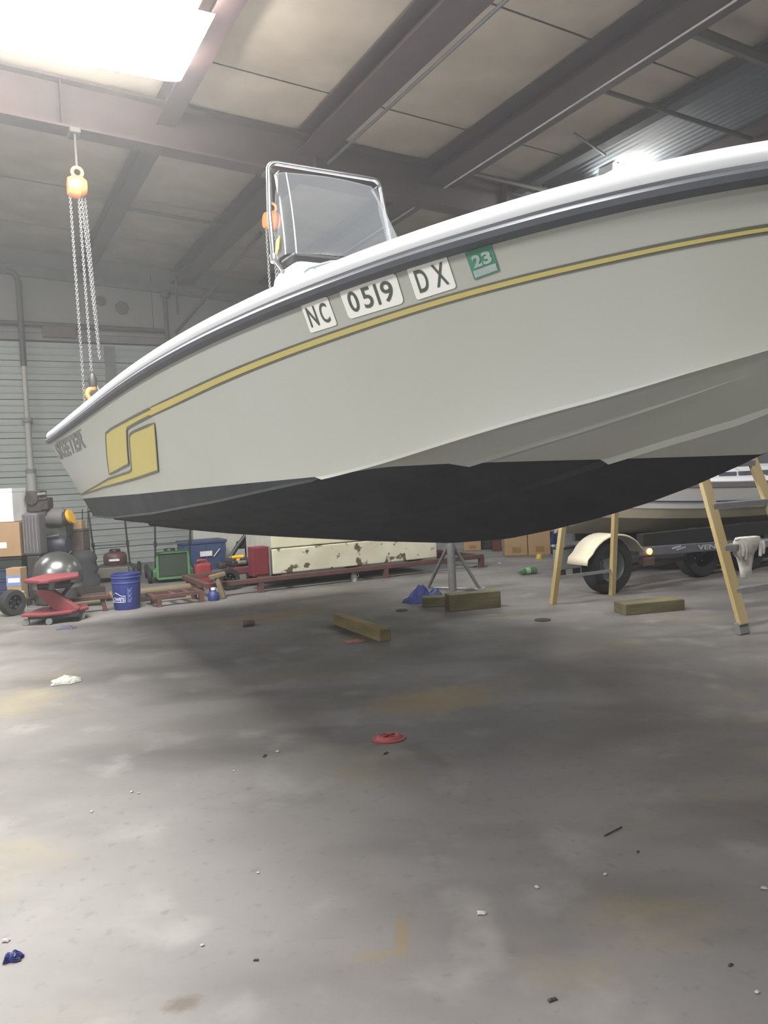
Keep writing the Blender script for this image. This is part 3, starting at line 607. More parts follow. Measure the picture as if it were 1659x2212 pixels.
# ============================================================ chain hoists
M_org = mat('orange_hoist', (224, 130, 76), .5, col2=(206, 112, 62), scale=10)
M_chain = mat('chain_steel', (128, 128, 130), .5, .4, scale=30)
M_purple = mat('purple_sling', (128, 96, 118), .85, scale=20)
def chain(x0, y0, z0, x1, y1, z1, lk=.030, w=.0035):
    a = Vector((x0, y0, z0)); b = Vector((x1, y1, z1)); n = int((b - a).length / (lk * .72)); m = MB()
    for i in range(n):
        p = a.lerp(b, (i + .5) / n); q = i % 2; P = []
        for k in range(8):
            t = 2 * math.pi * k / 8; r = .010 * math.cos(t); h = lk * .55 * math.sin(t); P.append(p + Vector((r if q else 0, 0 if q else r, h)))
        m.tube(P, w, 4, closed=True)
    return m
def hoist(v, zb, zh, label, slack=.05):
    zg = 4.63 - SL * v; t = thing('chain_hoist', label, 'chain hoist', uv(7.74, v, zb), RZ)
    MB().tube([(0, 0, .17), (0, 0, zg - zb)], .012, 8).build('hanger', M_strut, t)
    MB().box(-.05, .05, -.05, .14, zg - zb - .05, zg - zb).build('beam_clamp', M_strut, t, bevel=.01)
    P = [(.045 * math.cos(R(a)), 0, .125 + .045 * math.sin(R(a))) for a in range(0, 360, 30)]
    MB().tube(P, .016, 8, closed=True).build('top_hook', mat('orange_hook', (236, 158, 96), .5), t, smooth=60)
    MB().lathe([(0, -.09), (.06, -.085), (.085, -.05), (.085, 0), (0, .012)], 18, T(-.012, 0, 0, ry=R(-90))).build('gear_housing', M_org, t, smooth=40)
    MB().lathe([(0, -.11), (.075, -.105), (.10, -.06), (.10, 0), (0, .012)], 18, T(.014, 0, -.01, ry=R(90))).build('hand_wheel_cover', M_org, t, smooth=40)
    MB().lathe([(0, -.014), (.065, -.014), (.065, .014), (0, .014)], 18, T(0, 0, 0, ry=R(90))).build('sheave', M_black, t, smooth=40)
    L0 = zh - zb
    for nm, m in (('hand_chain', chain(-.075, 0, -.08, -.060, 0, L0 - .35)), ('load_chain', chain(.0, 0, -.07, .015, 0, L0 + .20)), ('load_chain', chain(.022, 0, -.07, .045 + slack, 0, L0 + .30)), ('hand_chain', chain(.055, .02, -.09, .028 + slack * 1.4, .02, L0 + .42))):
        o = m.build(nm, M_chain, t); o['kind'] = 'stuff'
    MB().lathe([(0, .04), (.035, .05), (.04, .12), (.02, .17), (0, .17)], 12, T(.02, 0, L0)).build('hook_block', M_black, t, smooth=50)
    P = [Vector((.02 + .055 * math.cos(R(a)), 0, L0 - .02 + .055 * math.sin(R(a)))) for a in range(90, 405, 20)]
    MB().tube(P, .022, 8).build('load_hook', M_org, t, smooth=60)
    MB().tube([(.055, 0, L0 + .06), (.085, 0, L0 - .02)], .006, 6).build('safety_latch', M_alu, t)
    MB().lathe([(.022, L0 + .02), (.03, L0 + .05), (.022, L0 + .07)], 10, T(.02, 0, 0)).build('hook_neck', M_org, t, smooth=60)
    return t
hoist(1.10, 4.05, 2.17, 'orange chain hoist hanging from the girder on the left, its hook over the stern')
hoist(2.98, 3.95, 2.25, 'orange chain hoist seen behind the windshield of the boat', 0)
for v, z, lab in ((1.12, 2.13, 'faded purple lifting sling from the left hoist hook to the stern'), (3.0, 2.20, 'faded purple lifting sling behind the console from the second hoist')):
    b = MB(); p = uv(7.74, v, z); q = uv(7.5, v + (.0 if v < 2 else -.25), 1.72); dr = AV * .035
    P = [[p - dr * .5 + AU * .012, p + dr * .5 + AU * .012], [(p + q) / 2 - dr, (p + q) / 2 + dr], [q - dr, q + dr]]
    b.grid(P); tag(b.build('lifting_sling', M_purple, solid=.006), lab, 'sling')

# ============================================================ stand and timbers under the boat
sx = ground(978, 1283); zt = .925
t = thing('keel_stand', 'grey steel tripod boat stand holding up the keel', 'boat stand', (sx.x, sx.y, 0), 0)
hk = None
MB().tube([(0, 0, .03), (0, 0, .60)], .042, 14).build('post', M_galv, t, smooth=50)
MB().tube([(0, 0, .55), (0, 0, .76)], .022, 10).build('screw', M_galv, t, smooth=50)
MB().lathe([(0, .60), (.055, .60), (.055, .625), (0, .625)], 12).build('adjusting_nut', M_galv, t)
MB().box(-.11, .11, -.11, .11, .76, .79).build('top_pad', M_dark, t, bevel=.01)
FT = []
for (px, py) in ((925, 1273), (1036, 1276)):
    g = ground(px, py); FT.append(Vector((g.x - sx.x, g.y - sx.y, .02)))
FT.append(Vector((.05, -.28, .02)))
FT[2] = Vector((.02, .42, .02))
for f in FT: MB().tube([(0, 0, .56), f], .019, 8).build('leg', M_galv, t, smooth=50)
for f in FT: MB().box(f.x - .04, f.x + .04, f.y - .04, f.y + .04, 0, .02).build('foot', M_galv, t)
b = MB()
for i in range(3): b.tube([FT[i], FT[(i + 1) % 3]], .010, 6)
b.build('brace_ring', M_galv, t)
def timber(px0, py0, px1, py1, w, h, label, m=M_wood, name='timber_block'):
    a = ground(px0, py0); c = ground(px1, py1); L = (c - a).length; ang = math.atan2(c.y - a.y, c.x - a.x)
    o = MB().box(0, L, 0, w, 0, h).build(name, m, bevel=.006); o.location = a; o.rotation_euler = (0, 0, ang); return tag(o, label, 'timber')
timber(972, 1322, 1083, 1312, .14, .155, 'thick dark timber block beside the foot of the steel boat stand')
timber(913, 1313, 968, 1311, .16, .095, 'low timber block partly under the crumpled blue tarp')
timber(1352, 1330, 1480, 1318, .20, .095, 'long weathered timber block lying alone near the big stepladder foot')
g0, g1 = ground(820, 1387), ground(720, 1349)
o = MB().box(0, (g0 - g1).length, 0, .10, 0, .092).build('timber_block', M_woodl, bevel=.006); o.location = g1; o.rotation_euler = (0, 0, math.atan2((g0 - g1).y, (g0 - g1).x)); tag(o, 'pale timber pointing toward the camera on the open floor under the hull', 'timber')
o.data.materials[0] = M_woodl
# crumpled things
def crumple(name, px, py, sx, sy, h, m, label, cat, seed, rot=0, n=12, flat=.5, hole=False):
    rnd = random.Random(seed); p = ground(px, py); P = []
    ph = [rnd.uniform(0, 6.28) for _ in range(8)]
    for i in range(n + 1):
        row = []
        for j in range(n + 1):
            x = -1 + 2 * i / n; y = -1 + 2 * j / n; r = max(abs(x), abs(y)); e = .78 + .22 * math.sin(3 * math.atan2(y, x) + ph[0]) * math.cos(2 * math.atan2(y, x) + ph[1])
            z = h * (max(0, 1 - r ** 3) * (flat + (1 - flat) * abs(math.sin(3.1 * x + ph[2]) * math.cos(2.7 * y + ph[3]))) + .25 * rnd.random() * (1 - r * r * .9))
            row.append(Vector((x * sx * e, y * sy * e, max(z, 0) + .002)))
        P.append(row)
    b = MB(); b.grid(P); o = b.build(name, m, solid=.0025, loc=(p.x, p.y, 0), rz=rot); return tag(o, label, cat)
M_paper = mat('white_paper', (176, 176, 168), .8, scale=8)
M_tarp = mat('blue_tarp', (46, 60, 134), .5, col2=(34, 42, 96), scale=7, amt=.9)
crumple('blue_tarp', 918, 1298, .24, .16, .15, M_tarp, 'crumpled blue tarp piled against the timber under the boat stand', 'tarp', 3, .2, 18, .25)
crumple('crumpled_paper', 146, 1474, .11, .085, .04, M_paper, 'crumpled white paper on the floor at the left', 'paper', 5, .3)
crumple('crumpled_wrapper', 28, 2072, .028, .022, .018, mat('blue_foil', (42, 52, 120), .35, col2=(20, 26, 70), scale=60, amt=1), 'small shiny dark blue wrapper near the bottom left corner', 'wrapper', 8, .3)
crumple('paper_scrap', 12, 2034, .012, .008, .006, M_paper, 'tiny white scrap near the blue wrapper at the bottom left', 'scrap', 9, 0, 6)
g = ground(840, 1597); b = MB(); b.lathe([(0, .0), (.078, .0), (.082, .005), (.066, .008), (.058, .017), (.048, .022), (.040, .016), (.0, .016)], 22, Matrix.Scale(.8, 4, (0, 1, 0)))
t = thing('red_disc', 'flattened red plastic cap lying alone on the floor in the middle', 'cap', (g.x, g.y, 0), .2); b.build('cap', mat('red_cap', (172, 84, 84), .7, scale=12, col2=(154, 72, 74)), t, smooth=35)
b = MB(); b.bar((-.03, -.02, .019), (.03, .02, .019), .008, .006); b.bar((-.02, .025, .019), (.02, -.025, .019), .008, .006); b.build('cap_ribs', mat('dark_red', (120, 40, 44), .6), t)
for px, py, r, lab in ((868, 1319, .06, 'dark oval floor plug left of the boat stand timbers'), (1172, 1340, .07, 'dark oval floor plug near the stepladder rear leg')):
    g = ground(px, py); tag(MB().lathe([(0, .001), (r, .001), (r * .92, .008), (r * .5, .004), (0, .006)], 18).build('floor_plug', mat('plug', (54, 50, 48), .7), loc=(g.x, g.y, 0), smooth=40), lab, 'floor plug')
t = thing('rusty_can', 'small rusty can on its side on the floor under the stern', 'can', ground(538, 1353) + Vector((0, 0, .028)), .2)
MB().lathe([(0, -.055), (.024, -.055), (.027, -.05), (.027, .03), (.020, .05), (0, .05)], 14, T(ry=R(90))).build('body', mat('can_rust', (104, 74, 72), .6, col2=(70, 62, 62), scale=20, amt=1), t, smooth=40)
MB().lathe([(0, -.006), (.0285, -.006), (.0285, .0), (0, .0)], 14, T(-.05, 0, 0, ry=R(90))).build('rim', M_galv, t)
SCR = [(300, 1714, .007), (284, 1712, .009), (557, 1886, .006), (1042, 1974, .016), (1307, 1890, .008), (1160, 1918, .009), (1651, 1920, .011), (1636, 2145, .007), (198, 1754, .008), (505, 1666, .006), (1080, 1217, .035), (1044, 1270, .04), (600, 1624, .012), (438, 2043, .006)]
for i, (px, py, r) in enumerate(SCR):
    crumple('debris_fleck', px, py, r, r * .7, r * .35, M_paper, {0: 'right one of two tiny white flecks close together on the left floor', 1: 'left one of two tiny white flecks close together on the left floor', 2: 'lone white chip on the floor below centre, left of the brown stain', 4: 'white chip on the right floor below the thin twig', 5: 'pale speck on the right floor left of the white chip below the twig', 7: 'tiny white chip near the bottom right corner', 8: 'small pale speck highest on the left floor', 9: 'faint pale fleck left of the dark lint on the floor', 12: 'pale fleck beside the dark lint left of the red cap', 13: 'yellowish white fleck near the bottom, above the dark grit', 3: 'small pale shred on the open floor right of centre near the bottom', 6: 'small white chip at the right edge of the floor', 10: 'white scrap on the floor beyond the boat stand', 11: 'white scrap on the floor just right of the boat stand foot'}[i], 'litter', 40 + i, i, 4)
    if i not in (3, 6, 10, 11): pass
DK = [(554, 2075, .008, 'small dark bit of grit near the bottom centre left'), (1194, 2161, .014, 'dark blue sliver on the floor near the bottom, right of centre'), (1578, 2086, .009, 'brown crumb on the floor near the bottom right'), (834, 1628, .018, 'thin dark shred just below the red cap'), (1378, 1841, .008, 'small dark blue speck right of the thin twig'), (572, 1634, .02, 'dark lint on the floor left of the red cap')]
for i, (px, py, r, lab) in enumerate(DK): crumple('grit', px, py, r, r * .4, r * .3, M_dark, lab, 'debris', 70 + i, .3 * i, 4)
a, c = ground(1306, 1807), ground(1343, 1788); tag(MB().tube([a + Vector((0, 0, .003)), a.lerp(c, .5) + Vector((.004, 0, .005)), c + Vector((0, 0, .003))], .0025, 5).build('twig', M_dark), 'thin dark twig lying on the floor at the right', 'twig')
crumple('pink_rag', 770, 1387, .10, .05, .02, mat('pink_rag', (176, 120, 116), .8, scale=12), 'faded pink scrap beside the pale timber on the floor', 'rag', 91, .1, 8)
crumple('blue_rag', 145, 1358, .10, .05, .03, mat('dull_blue_rag', (92, 92, 118), .8, scale=12), 'dull blue rag on the floor in front of the red lift table', 'rag', 92, .1, 8)

# ============================================================ stepladder on the right
M_fib = mat('yellow_fibreglass', (180, 164, 124), .7, col2=(164, 142, 92), scale=3, amt=.8, stretch=(1, 1, .3))
FLf = Vector((2.55, 5.63, 0)); RLf = Vector((1.53, 7.28, 0)); RRf = Vector((2.19, 7.65, 0)); FRf = Vector((3.25, 6.02, 0))
apL = Vector((2.08, 6.62, 2.95)); apR = Vector((2.42, 6.80, 2.95))
apL = FLf + (Vector((2.396, 5.879, 1.092)) - FLf) * 2.7; apR = apL + Vector((.30, .16, 0))
t = thing('stepladder', 'tall stepladder with yellow fibreglass legs and aluminium steps behind the bow', 'ladder', (2.4, 6.7, 0)); o0 = Vector((2.4, 6.7, 0))
def lb(a, c): return a - o0, c - o0
sidev = Vector((.872, .489, 0))
for a, c in ((FLf, apL), (FRf, apR)):
    a0, c0 = lb(a, c); MB().bar(a0 + Vector((0, 0, .07)) , c0, .10, .035, up=sidev.cross((c0 - a0).normalized())).build('front_rail', M_fib, t, bevel=.006)
    d = (c0 - a0).normalized(); MB().bar(a0 + Vector((0, 0, .0)), a0 + d * .09, .108, .045, up=sidev.cross(d)).build('foot', M_grey, t, bevel=.006)
def rail_pt(a, c, z): return a + (c - a) * (z / c.z)
rl_top = RLf + (Vector((1.615, 7.143, .718)) - RLf) * 4.0; rr_top = rl_top + Vector((.30, .16, 0))
for a, c in ((RLf, rl_top), (RRf, rr_top)):
    a0, c0 = lb(a, c); MB().bar(a0, c0, .055, .045, up=sidev.cross((c0 - a0).normalized())).build('rear_rail', M_fib, t, bevel=.005)
for z in (.30, .61, .92, 1.23, 1.54, 1.85, 2.16, 2.47, 2.78):
    p, q = rail_pt(FLf, apL, z), rail_pt(FRf, apR, z); p, q = lb(p, q); MB().bar(p, q, .075, .05).build('step', M_alu, t, bevel=.006)
    MB().bar(p + (q - p) * .12 + Vector((0, 0, -.02)), p + Vector((0, 0, -.16)) + (q - p) * .01, .018, .006, up=(0, 1, 0)).build('step_brace', M_alu, t)
for z in (.25, .95, 1.65, 2.3):
    p, q = rail_pt(RLf, rl_top, z), rail_pt(RRf, rr_top, z); p, q = lb(p, q); MB().bar(p, q, .012, .03).build('rear_brace', M_alu, t)
tc_ = (apL + apR) / 2 - o0; MB().bar(tc_ - sidev * .2, tc_ + sidev * .2, .22, .06).build('top_cap', M_fib, t, bevel=.02)
# work glove over the second step
gp = rail_pt(FLf, apL, .61).lerp(rail_pt(FRf, apR, .61), .27)
t = thing('work_glove', 'dirty white work glove hanging over a step of the stepladder', 'glove', (gp.x, gp.y, 0), math.atan2(.489, .872))
M_glove = mat('glove_cloth', (214, 212, 204), .9, col2=(150, 146, 138), scale=9, amt=.7, bump=.3)
b = MB(); P = []
for z, x0, x1, d in ((.665, -.05, .20, .03), (.675, -.02, .22, .055), (.64, -.055, .24, .065), (.60, -.06, .235, .06), (.56, -.05, .16, .05), (.52, -.005, .135, .045), (.44, .01, .125, .04), (.38, .02, .12, .03), (.365, .04, .10, .012)):
    P.append([Vector((x0 + (x1 - x0) * (.5 + .5 * math.cos(2 * math.pi * k / 14)), -.01 + d * math.sin(2 * math.pi * k / 14) + .006 * math.sin(5 * k + z * 40), z)) for k in range(15)])
b.grid(P); b.build('palm', M_glove, t, smooth=70)
for k, (x, z1) in enumerate(((-.03, .545), (.0, .52), (.17, .53), (.205, .545))):
    MB().tube([(x, -.055, .64), (x - .004, -.07, .60), (x, -.062, z1)], .017, 8, r2=.012).build('finger', M_glove, t, smooth=70)

# ============================================================ boat and trailers behind, right
def bf(name, label, cat, u, v, z=0): return thing(name, label, cat, uv(u, v, z), RZ)
t = bf('cabin_boat', 'smaller grey and white cabin boat with a thin blue stripe, sitting on the trailer', 'boat', 5.95, 5.95)
M_bh = mat('aged_hull', (186, 184, 182), .5, col2=(172, 170, 170), scale=1.5)
M_bl = mat('aged_hull_bottom', (176, 168, 150), .6, col2=(156, 148, 130), scale=1.8, amt=.8)
def bprof(x):
    k = max(0, (2.6 - x) / 2.6); h = 1.1 * math.sqrt(max(0, 1 - k ** 2.4)) + .01; dz = .12 * k ** 2
    return h, dz
XS = [0, .02, .06, .12, .2] + [.3 * i for i in range(1, 21)]
def bhull(lo_, zs, m, name, sm=30):
    P = []
    for x in XS:
        h, dz = bprof(x); r = []
        for f, z in zs: r.append(Vector((x, 1.1 - h * f, z + dz)))
        for f, z in zs[::-1]: r.append(Vector((x, 1.1 + h * f, z + dz)))
        P.append(r)
    b = MB(); b.grid(P); b.add(P[-1], [tuple(range(len(P[0])))]); return b.build(name, m, t, smooth=sm)
bhull(0, [(0, .40), (.55, .49), (.90, .60), (.955, .70)], M_bl, 'lower_hull')
bhull(0, [(.955, .70), (.97, .71), (1.0, .94)], M_bh, 'topsides')
bhull(0, [(.985, .785), (.988, .795)], mat('blue_stripe', (50, 74, 112), .5), 'blue_stripe')
for x in (t,): pass
bhull(0, [(1.0, .94), (1.012, .945), (1.012, 1.0), (.99, 1.01)], mat('rub_band', (120, 114, 116), .6), 'rub_band')
bhull(0, [(.99, 1.01), (.97, 1.05), (.8, 1.07)], M_cap, 'deck_edge')
for o in list(t.children):
    if o.name.startswith('blue_stripe'): o.scale = (1.0, 1.004, 1); o.location = (0, -.012, 0)
b = MB(); P = []
for z, x0, x1, h in ((1.03, 1.60, 4.5, .80), (1.12, 1.65, 4.3, .76), (1.17, 1.75, 4.0, .70), (1.20, 1.85, 3.7, .55)):
    P.append([Vector((x0, 1.1 - h, z)), Vector((x1, 1.1 - h * .8, z)), Vector((x1, 1.1 + h * .8, z)), Vector((x0, 1.1 + h, z)), Vector((x0, 1.1 - h, z))])
b.grid(P); b.add(P[-1][:4], [(0, 1, 2, 3)]); cbn = b.build('cabin', M_cap, t, bevel=.02, merge=.0001)
for x in (1.85, 2.22, 2.6): MB().box(x, x + .30, .325 + (x - 1.8) * .04, .345 + (x - 1.8) * .04, 1.065, 1.125).build('cabin_window', mat('dim_glass', (92, 96, 104), .15), cbn)
MB().tube([(1.45, .12, 1.04), (1.5, .3, 1.35), (1.6, 1.1, 1.45), (1.5, 1.9, 1.35), (1.45, 2.08, 1.04)], .015, 8).build('rail', M_chrome, t, smooth=60)
MB().tube([(2.5, .12, 1.04), (2.3, .3, 1.22), (2.2, .4, 1.25)], .012, 8).build('rail', M_strut, t, smooth=60)
# trailer carrying it
t = bf('boat_trailer', 'long grey boat trailer under the cabin boat with VENTURE lettering on its rail', 'trailer', 5.85, 5.25)
M_tr = mat('trailer_rail', (112, 114, 120), .5, .2, scale=5)
for y in (0, 1.9):
    MB().bar((.75 if y == 0 else 1.6, y, .375), (5.6, y, .22), .06, .095).build('side_rail', M_tr, t, bevel=.008)
for x in (1.7, 2.4, 4.2): MB().box(x, x + .08, 0, 1.9, .27, .33).build('cross_member', M_dark, t)
for y in (.45, 1.45): MB().box(1.5, 5.2, y - .05, y + .05, .37, .43).build('bunk', M_black, t)
for y in (.03, 1.85): MB().box(.85 if y < 1 else 1.8, 5.4, y - .03, y + .06, .40, .545).build('bunk', M_black, t)
def wheel_parts(t, x, y, r, w, rim, label=None, face=-1):
    b = MB(); pr = [(r * .60, -w / 2), (r * .93, -w / 2), (r, -w * .34), (r, w * .34), (r * .93, w / 2), (r * .60, w / 2)]
    tr = b.lathe(pr + [pr[0]], 28, T(x, y, r, rx=R(90)), cap=False).build('tyre', M_rubber, t, smooth=40)
    dd = MB().lathe([(0, -w * .1), (r * .22, -w * .14), (r * .26, -w * .02), (r * .48, w * .05), (r * .56, -w * .3), (r * .61, -w * .42), (r * .61, w * .42), (0, w * .3)], 24, T(x, y, r, rx=R(90)) @ Matrix.Rotation(0 if face < 0 else math.pi, 4, 'X') @ T(ry=math.pi)).build('rim', rim, tr, smooth=35)
    for k in range(5):
        a = 2 * math.pi * k / 5; MB().lathe([(0, 0), (.012, 0), (.012, .02), (0, .022)], 6, T(x + r * .36 * math.cos(a), y + face * w * .10, r + r * .36 * math.sin(a), rx=R(-90 * face))).build('wheel_nut', M_chrome, tr)
M_rimd = mat('dark_rim', (44, 44, 48), .4, .3, scale=9)
M_rimg = mat('grey_rim', (122, 128, 130), .45, .4, (96, 100, 102), scale=6)
for x in (1.82, 2.60):
    wheel_parts(t, x, .16, .27, .18, M_rimd)
b = MB(); b.tube([(1.82, .2, .27), (1.82, 1.8, .27)], .03, 8); b.tube([(2.6, .2, .27), (2.6, 1.8, .27)], .03, 8); b.build('axle', M_dark, t)
M_amber = emit('amber_marker', (1, .32, .03, 1), 2.5)
MB().lathe([(0, 0), (.03, 0), (.034, .02), (.02, .035), (0, .04)], 12, T(.88, -.035, .37, rx=R(90))).build('marker_light', M_amber, t, smooth=50)
MB().box(.80, .96, -.04, .03, .22, .31).build('bracket', mat('brown_bracket', (92, 76, 74), .7), t, bevel=.008)
vs, fs, asp = text_mesh('VENTURE', 0, .03); a = Vector((1.60, -.035, .352)); c = Vector((2.25, -.035, .331))
b = MB(); b.add([a + (c - a) * x + Vector((0, 0, -.03 + .052 * y)) for x, y in vs], fs); o = b.build('lettering', mat('pale_letter', (186, 188, 192), .5), t, solid=.002); o['label'] = 'pale capital lettering'
b = MB(); b.bar((1.22, -.034, .37), (1.35, -.034, .385), .004, .02); b.bar((1.28, -.034, .35), (1.42, -.034, .37), .004, .015); b.build('swoosh_mark', mat('pale_letter', (186, 188, 192), .5), t)
# small trailer with cream fender
t = bf('utility_trailer', 'low trailer with a cream curved fender over its wheel', 'trailer', 5.85, 5.59)
wheel_parts(t, 0, 0, .28, .17, M_rimg)
M_crm = mat('cream_fender', (216, 208, 190), .5, col2=(196, 184, 160), scale=5)
P = []
for i in range(15):
    a = R(172 - 150 * i / 14); r = .335 + (.03 if i < 2 else 0); P.append([Vector((.02 + r * math.cos(a) * 1.12, -.14, .265 + r * math.sin(a) * .92)), Vector((.02 + r * math.cos(a) * 1.12, -.13, .268 + (r + .012) * math.sin(a) * .92)), Vector((.02 + r * math.cos(a) * 1.12, .14, .268 + (r + .012) * math.sin(a) * .92))])
MB().grid(P).build('fender', M_crm, t, smooth=60, solid=.012)
MB().tube([(.0, 0, .28), (0, .5, .28)], .03, 8).build('axle', M_dark, t)
MB().bar((.2, -.02, .20), (1.35, .12, .245), .05, .045).build('drawbar', M_dark, t)
MB().bar((-.1, .2, .36), (.6, .2, .36), .05, .08).build('frame_rail', M_tr, t)
t = bf('grey_toolbox', 'grey box on low feet behind the rear leg of the stepladder', 'box', 6.95, 5.98)
MB().box(-.05, .26, 0, .12, .10, .34).build('body', M_grey, t, bevel=.012); MB().box(.02, .14, -.01, .1, .36, .385).build('handle', M_alu, t, bevel=.006)
for x in (0, .22): MB().box(x, x + .05, .02, .10, 0, .10).build('foot', M_dark, t)
MB().box(-.06, .27, -.01, .13, .34, .36).build('lid', M_dark, t, bevel=.006)

# ============================================================ cardboard boxes and bottles beyond
M_tape = mat('box_print', (140, 108, 70), .85)
def carton(name, label, x0, y0, z0, w, d, h, rz, m=M_card, group=None, print_=True, slot=False, flap=True):
    t = thing(name, label, 'box', (x0, y0, z0), rz, group)
    MB().box(0, w, 0, d, 0, h).build('body', m, t, bevel=.004)
    MB().box(w * .0, w, d * .48, d * .52, h, h + .002).build('tape', M_tape, t)
    if print_: MB().box(w * .33, w * .72, -.0015, 0, h * .10, h * .30).build('printed_panel', M_tape, t); MB().box(w * .12, w * .28, -.0015, 0, h * .82, h * .90).build('printed_mark', M_tape, t)
    if slot: MB().box(-.001 + w * .1, w * .45, -.002, 0, h * .72, h * .80).build('hand_hole', M_dark, t)
    return t
g = ground(1091, 1201); carton('cardboard_box', 'left one of two brown cardboard boxes on the floor far behind the hull', g.x, g.y, 0, .335, .34, .42, R(-4))
g = ground(1142, 1199.5); carton('cardboard_box', 'right one of two brown cardboard boxes on the floor far behind the hull', g.x, g.y, 0, .325, .34, .44, R(-4))
g = ground(1002, 1190); carton('cardboard_box', 'small cardboard box with a dark print just behind the boat stand', g.x, g.y, 0, .28, .2, .28, R(-3))
for i, (px, py, h) in enumerate(((1193, 1196, .36), (1203, 1193, .34))):
    g = ground(px, py); t = thing('blue_bottle', ('left' if i == 0 else 'right') + ' one of two blue bottles with white bands beside the cardboard boxes', 'bottle', (g.x, g.y, 0))
    MB().lathe([(0, 0), (.055, 0), (.06, .02), (.06, h * .62), (.03, h * .82), (.018, h * .88), (.018, h * .95), (0, h * .95)], 14).build('body', mat('dark_blue_bottle', (30, 56, 116), .3), t, smooth=40)
    MB().lathe([(.061, h * .30), (.063, h * .31), (.063, h * .38), (.061, h * .39)], 14, cap=False).build('band', M_white, t); MB().lathe([(0, h * .93), (.022, h * .93), (.022, h), (0, h)], 10).build('cap', M_white, t)
g = ground(1139, 1241); t = thing('green_bottle', 'green plastic bottle lying on the floor left of the stepladder', 'bottle', (g.x, g.y, .042), .35)
MB().lathe([(0, -.12), (.04, -.12), (.042, -.10), (.038, -.02), (.042, .03), (.036, .07), (.014, .11), (.013, .125), (0, .125)], 14, T(ry=R(-90))).build('body', glass('green_plastic', (.08, .22, .10, 1), .2, .6, .9), t, smooth=50)
MB().lathe([(.0425, -.03), (.0432, -.03), (.0432, .03), (.0425, .03)], 14, T(ry=R(-90)), cap=False).build('wrapper', mat('pale_green', (150, 186, 150), .5), t, smooth=50)
g = ground(1165, 1207); t = thing('yellow_litter', 'small yellow object on the floor in front of the cardboard boxes', 'cap', (g.x, g.y, 0))
MB().lathe([(0, 0), (.045, 0), (.04, .05), (.02, .065), (0, .065)], 12).build('body', mat('dull_yellow', (206, 180, 72), .6), t, smooth=40); MB().lathe([(.044, .0), (.055, .0), (.055, .015), (.044, .015)], 12, cap=False).build('rim', mat('dull_yellow', (206, 180, 72), .6), t)
g = ground(765, 1255); t = thing('white_bottle', 'small whitish jug standing before the rusty white body', 'bottle', (g.x, g.y, 0))
MB().lathe([(0, 0), (.04, 0), (.042, .02), (.038, .07), (.02, .10), (.0, .105)], 12).build('body', mat('hazy_plastic', (170, 170, 168), .5), t, smooth=50); MB().tube([(.03, 0, .04), (.06, 0, .06), (.05, 0, .09), (.02, 0, .09)], .006, 6).build('handle', mat('hazy_plastic', (170, 170, 168), .5), t)
# dim clutter behind the stand
for i, (px, py, w, h, m, nm, lb_) in enumerate(((1055, 1186, .22, .26, M_dark, 'dark_crate', 'dark crate in the shade right of the small cardboard box'), (1075, 1190, .14, .20, mat('maroon', (92, 44, 48), .7), 'maroon_crate', 'maroon crate in the shade left of the two cardboard boxes'))):
    g = ground(px, py); t = thing(nm, lb_, 'crate', (g.x - w / 2, g.y, 0)); MB().box(0, w, 0, .25, 0, h).build('body', m, t, bevel=.01); MB().box(-.01, w + .01, -.01, .26, h - .03, h).build('rim', m, t)

# ============================================================ rusty white body on the red frame
rw = mat('rust_spotted_paint', (208, 206, 188), .6, col2=(186, 182, 158), scale=2.5, amt=.8)
nt = rw.node_tree; N = nt.nodes; L = nt.links; bs = N['Principled BSDF']; base = bs.inputs['Base Color'].links[0].from_socket
tcn = N.new('ShaderNodeTexCoord'); nz = N.new('ShaderNodeTexNoise'); nz.inputs['Scale'].default_value = 7.5; nz.inputs['Detail'].default_value = 5; L.new(tcn.outputs['Object'], nz.inputs[0])
sep = N.new('ShaderNodeSeparateXYZ'); L.new(tcn.outputs['Object'], sep.inputs[0])
ed = N.new('ShaderNodeMath'); ed.operation = 'ABSOLUTE'; s_ = N.new('ShaderNodeMath'); s_.operation = 'SUBTRACT'; s_.inputs[1].default_value = .16; L.new(sep.outputs[2], s_.inputs[0]); L.new(s_.outputs[0], ed.inputs[0])
mu = N.new('ShaderNodeMath'); mu.operation = 'MULTIPLY_ADD'; mu.inputs[1].default_value = .55; L.new(ed.outputs[0], mu.inputs[0]); L.new(nz.outputs[0], mu.inputs[2])
mr = N.new('ShaderNodeMapRange'); mr.inputs[1].default_value = .62; mr.inputs[2].default_value = .67; L.new(mu.outputs[0], mr.inputs[0])
mx = N.new('ShaderNodeMix'); mx.data_type = 'RGBA'; L.new(mr.outputs[0], mx.inputs[0]); L.new(base, mx.inputs[6]); mx.inputs[7].default_value = rgb(92, 78, 60); L.new(mx.outputs[2], bs.inputs['Base Color'])
t = bf('white_metal_body', 'old white painted metal body with rust patches, resting on the red frame', 'metal body', 8.75, 3.14, .175)
MB().box(0, 2.27, 0, .9, 0, .295).build('lower_panel', rw, t, bevel=.012)
MB().box(.0, 2.20, .02, .9, .305, .52).build('upper_panel', mat('cream_panel', (208, 206, 180), .55, scale=3), t, bevel=.012)
MB().box(-.02, .0, .02, .88, .02, .52).build('end_panel', mat('grey_end', (176, 176, 166), .6), t)
MB().box(2.2, 2.27, -.01, .88, .30, .40).build('corner_post', rw, t, bevel=.01)
t = bf('red_steel_frame', 'long low rusty red steel frame on short legs under the white metal body', 'frame', 8.6, 2.35)
for y in (0, 1.05): MB().box(-.05, 3.70, y, y + .06, .115, .17).build('side_rail', M_rust, t, bevel=.006)
